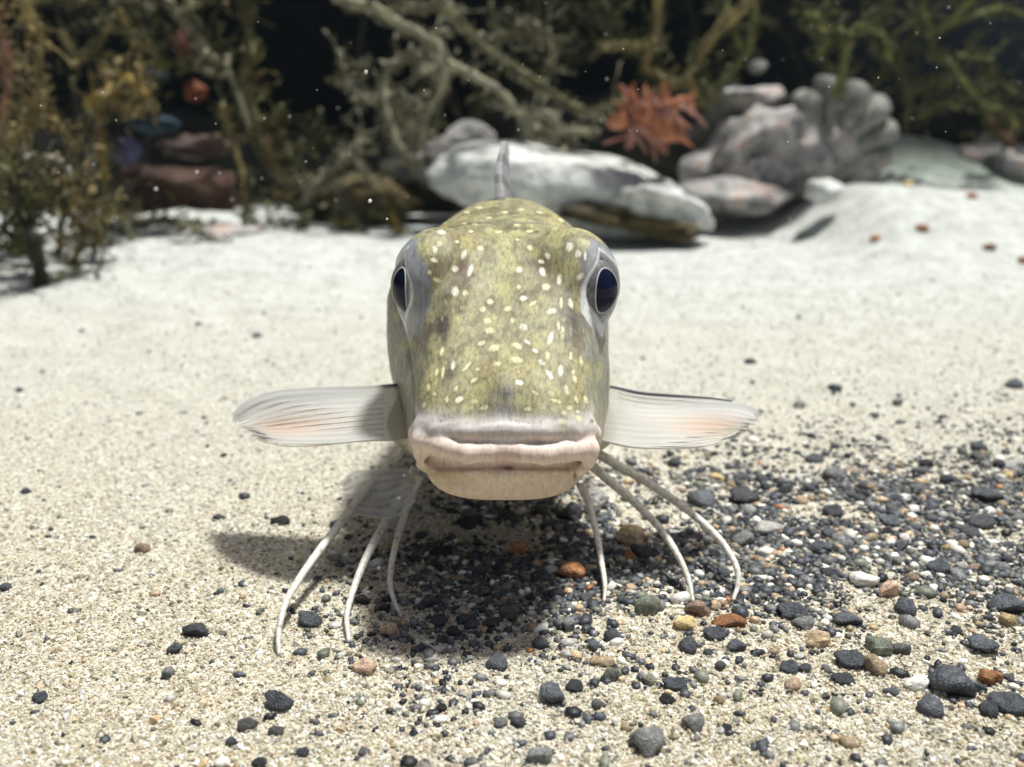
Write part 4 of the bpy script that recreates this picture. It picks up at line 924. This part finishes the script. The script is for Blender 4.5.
weed('stout dark seaweed stalk standing on the sand at the far left', 'dark', .76, [([(36, 297), (40, 272), (34, 245), (26, 220), (14, 190), (20, 150)], 15), ([(34, 245), (14, 238), (0, 225)], 9), ([(26, 220), (45, 200), (60, 180)], 7)], 16, .05, 3, 3, 'olive')
weed('dark stalk with a yellow green tuft right of the stout one', 'dark', .78, [([(64, 292), (72, 268), (80, 246), (84, 232)], 9), ([(84, 232), (72, 215), (60, 190), (52, 160)], 7), ([(84, 232), (100, 228), (92, 205), (78, 178)], 6)], 14, .045, 2, 4, 'brown')
weed('thin hooped twig looping from the sand on the left', 'olive', .79, [([(0, 304), (30, 300), (62, 292), (88, 284), (102, 262), (101, 235), (96, 215)], 4), ([(0, 262), (25, 266), (52, 275), (64, 286)], 4)], 3, .02, 0, 5)
weed('whitish arched twig on the left', 'pale', .80, [([(14, 162), (30, 157), (50, 157), (66, 166), (72, 180)], 7)], 2, .02, 0, 6)
weed('seaweed with a mustard yellow leafy frond', 'mustard', .95, [([(104, 240), (106, 205), (104, 165), (100, 130), (96, 105)], 7), ([(88, 105), (104, 96), (118, 86), (132, 90), (144, 104)], 12), ([(118, 86), (128, 78), (146, 96)], 10), ([(112, 100), (124, 106), (138, 112)], 9)], 9, .04, 3, 7, 'brown')
weed('grey brown branch slanting down to the sand between the left stalks', 'grey', .95, [([(106, 196), (122, 212), (140, 220), (160, 218)], 7), ([(106, 196), (124, 226), (138, 246), (146, 254)], 7), ([(250, 262), (228, 246), (206, 234), (188, 226), (178, 220)], 7)], 6, .035, 1, 8, 'olive')
weed('brown branch hanging from the top with knobbly joints left of the black gap', 'grey', 1.0, [([(160, -12), (176, 14), (194, 30), (206, 52), (224, 68), (238, 92), (250, 128)], 11), ([(206, 52), (196, 66), (222, 74), (228, 56)], 8), ([(176, 14), (200, 2), (212, -8)], 8), ([(120, 30), (140, 36), (158, 50)], 7), ([(112, 2), (130, -2), (152, 8)], 9)], 9, .05, 2, 9, 'olive')
weed('thin brown stem hanging down to the sand left of the fish', 'brown', 1.02, [([(222, 105), (228, 130), (240, 165), (244, 205), (244, 232)], 7), ([(244, 205), (256, 225), (262, 240)], 5), ([(244, 232), (238, 250), (222, 244)], 6), ([(262, 240), (270, 258), (282, 268)], 4)], 9, .05, 2, 10, 'olive')
weed('dim olive weed along the foot of the black gap', 'olive', 1.12, [([(300, 215), (285, 190), (292, 160), (278, 130), (282, 105)], 8), ([(340, 220), (300, 228), (270, 225), (262, 240)], 9), ([(330, 140), (305, 150), (275, 165)], 7), ([(255, 60), (250, 40), (240, 0), (244, -12)], 7)], 14, .05, 3, 11)
weed('grey green branching weed in the middle left with a forked stem', 'grey', 1.10, [([(304, 202), (314, 186), (332, 170), (350, 150), (362, 140)], 9), ([(392, 250), (382, 215), (372, 185), (350, 150)], 7), ([(420, 165), (402, 150), (392, 128), (385, 100), (388, 70), (402, 58), (418, 52)], 9), ([(385, 100), (362, 96), (346, 80), (340, 50)], 8), ([(334, 190), (346, 205), (354, 220)], 6), ([(392, 128), (400, 118), (412, 130), (420, 150)], 8)], 11, .05, 2, 12)
weed('long knotted branch crossing from the top to the white rock', 'grey', 1.08, [([(332, -6), (356, 4), (376, 8), (396, 22), (422, 36), (448, 62), (474, 76), (500, 92), (522, 116), (548, 114), (566, 130), (600, 132)], 11), ([(528, 116), (526, 145), (534, 172)], 8), ([(522, 116), (530, 140), (552, 144), (562, 128)], 7), ([(422, 36), (440, 46), (436, 66), (420, 70)], 8), ([(448, 62), (440, 90), (424, 120), (422, 150)], 9)], 10, .045, 1, 13)
weed('second long branch running beside the knotted one', 'olive', 1.14, [([(440, -10), (456, 18), (480, 44), (510, 66), (540, 84), (568, 104), (592, 112), (625, 102)], 11), ([(456, 18), (440, 10), (418, 6), (396, 8)], 8), ([(540, 84), (552, 66), (548, 40), (530, 20)], 7), ([(480, 44), (510, 36), (540, 40)], 7)], 12, .055, 1, 14, 'grey')
weed('dim weed with a pale bud in the middle of the dark water', 'dark', 1.32, [([(520, 150), (530, 110), (525, 60), (535, 20), (530, -20)], 8), ([(525, 60), (560, 50), (590, 60)], 8), ([(535, 20), (565, 10), (600, 25)], 8)], 16, .07, 2, 15, 'olive')
weed('thick yellowish branches forking above the anemone', 'brown', 1.04, [([(758, -12), (742, 8), (716, 32), (702, 52), (686, 76), (668, 88), (648, 96)], 13), ([(660, -12), (656, 18), (654, 44), (644, 66), (656, 74), (672, 84)], 11), ([(604, 48), (624, 45), (645, 46), (656, 40)], 8), ([(686, 76), (700, 96), (712, 96)], 8)], 9, .045, 1, 16, 'olive')
weed('green stem bending down onto the mottled boulder', 'green', 1.13, [([(752, -12), (754, 20), (748, 50), (732, 70), (716, 86), (700, 104)], 9), ([(720, -10), (732, 24), (740, 50)], 8)], 10, .05, 2, 17, 'olive')
weed('forked yellow green weed rising from the ribbed shell', 'green', 1.12, [([(836, 96), (842, 72), (846, 50), (840, 32), (824, 30)], 11), ([(840, 32), (826, 44), (816, 58)], 8), ([(846, 50), (852, 30), (872, 28), (886, 42), (890, 60)], 8), ([(824, 30), (818, 16), (806, 14)], 7)], 11, .04, 2, 18, 'olive')
weed('fine green weed spreading at the top right with forked tips', 'green', 1.22, [([(930, 60), (934, 36), (950, 22), (968, 2), (980, -14)], 8), ([(950, 22), (975, 16), (1000, 8), (1030, 16)], 7), ([(940, 60), (948, 56), (970, 56), (992, 60)], 6), ([(945, 58), (962, 78), (976, 96), (986, 106)], 7), ([(986, 106), (1006, 112), (1018, 128)], 6), ([(976, 96), (996, 82), (1016, 92)], 5), ([(934, 36), (924, 14), (926, -10)], 7), ([(960, 108), (940, 104), (916, 120)], 5)], 10, .05, 2, 19, 'olive')
weed('dark fine weed filling the gap between the shell and the top right weed', 'olive', 1.28, [([(905, 130), (908, 95), (900, 60), (915, 25), (905, -10)], 7), ([(900, 60), (880, 75), (868, 95)], 6), ([(908, 95), (930, 86), (948, 84)], 6), ([(860, 20), (880, 8), (900, 12)], 7)], 12, .06, 2, 20)
weed('dark weed behind the boulders hanging over the right of the anemone', 'dark', 1.36, [([(790, 120), (800, 80), (790, 40), (800, -10)], 9), ([(690, 130), (700, 60), (690, 10), (680, -20)], 9), ([(790, 40), (770, 20), (760, -10)], 7)], 12, .07, 2, 21)
weed('dim brown weed at the right edge above the half buried rocks', 'rust', 1.3, [([(1015, 170), (1010, 140), (1020, 120), (1034, 108)], 8), ([(1010, 140), (996, 128), (990, 118)], 6)], 10, .04, 3, 22, 'olive')
weed('dim weed filling the dark water behind the left seaweed', 'dark', 1.25, [([(70, 170), (78, 120), (70, 60), (80, 0)], 9), ([(140, 200), (150, 120), (140, 60), (150, -10)], 9), ([(20, 180), (10, 100), (20, 20)], 9)], 14, .07, 2, 23)
weed('dim weed in the dark water left of the long branches', 'dark', 1.3, [([(370, 190), (380, 120), (360, 60), (370, -10)], 8), ([(450, 170), (455, 110), (440, 60), (450, 0)], 8)], 12, .07, 2, 24)
weed('low mossy tufts along the foot of the white rock and branches', 'mustard', 1.05, [([(395, 248), (400, 232), (392, 215), (398, 200)], 7), ([(360, 250), (352, 235), (345, 222)], 7), ([(310, 238), (300, 230), (286, 236)], 7), ([(175, 240), (165, 236), (150, 240)], 8)], 12, .03, 3, 25, 'olive')

weed('dense dark fronds hanging down to the sand at the far left', 'olive', .86, [([(58, 262), (62, 225), (70, 190), (82, 150), (90, 110)], 7), ([(20, 262), (24, 225), (16, 190), (24, 150)], 8), ([(92, 262), (100, 230), (112, 206), (122, 188)], 6), ([(6, 285), (14, 262), (20, 240)], 8)], 15, .05, 2, 26, 'dark')
weed('brown tangle of fronds in the upper left corner', 'brown', 1.0, [([(60, 30), (80, 60), (100, 40), (120, 10)], 7), ([(120, 10), (135, 40), (160, 60), (150, 90)], 7), ([(20, 10), (50, -5), (90, 0)], 7)], 12, .05, 2, 27, 'olive')
weed('drooping olive fronds left of the black gap', 'olive', 1.08, [([(262, 150), (256, 120), (246, 90), (250, 50), (246, -10)], 7), ([(290, 205), (282, 180), (270, 160), (262, 150)], 7)], 14, .045, 3, 28, 'brown')
weed('dense olive fronds round the knotted branches behind the fish', 'olive', 1.20, [([(420, 200), (428, 150), (440, 110), (430, 60)], 8), ([(470, 150), (480, 110), (500, 60), (490, 0)], 8), ([(590, 60), (610, 30), (600, -10)], 7)], 12, .055, 2, 29)
# ------------------------------------------------------------------ specks hanging in the water
V0, F0 = ICO1; rs = np.random.default_rng(99); VV, FF = [], []
def speck(px, py, Yd, rpx):
    c = np.array(at(px, py, Yd)); FF.append(F0 + len(V0) * len(VV)); VV.append(V0 * (rpx * Yd / F_PX) + c)
for _ in range(90): speck(rs.uniform(0, 1024), rs.uniform(0, 230), rs.uniform(.28, .6), rs.uniform(.35, .9))
for s_ in ((379, 568, .30, 2.2), (370, 201, .30, 2.2), (366, 72, .40, 2), (404, 475, .30, 1.5), (399, 498, .31, 2.2), (387, 219, .3, 1.2), (156, 189, .5, 1.8), (197, 172, .5, 1.5)): speck(*s_)
sp_mat = noise_mat('speck', [(.3, (.7, .7, .66)), (.7, (.8, .8, .78))], 300, .6, 0)
o = link('suspended_specks', mesh_np('suspended_specks', np.concatenate(VV), np.concatenate(FF)), sp_mat); tag(o, kind='stuff')
# ------------------------------------------------------------------ the water's own murk
bmh = bmesh.new(); bmesh.ops.create_cube(bmh, size=1)
for v_ in bmh.verts: v_.co = (v_.co.x * 9, v_.co.y * 8 + .5, v_.co.z * 4.0 + .8)
hme = bpy.data.meshes.new('haze'); bmh.to_mesh(hme); bmh.free()
hm = bpy.data.materials.new('haze'); hm.use_nodes = True; hn = hm.node_tree.nodes; hl = hm.node_tree.links; hn.remove(hn['Principled BSDF'])
pv = hn.new('ShaderNodeVolumePrincipled'); pv.inputs['Color'].default_value = (.62, .78, .80, 1); pv.inputs['Density'].default_value = .009; pv.inputs['Anisotropy'].default_value = .2
hl.new(pv.outputs[0], hn['Material Output'].inputs['Volume'])
hz = link('haze', hme, hm); tag(hz, kind='stuff')
print('pebbles', npeb)
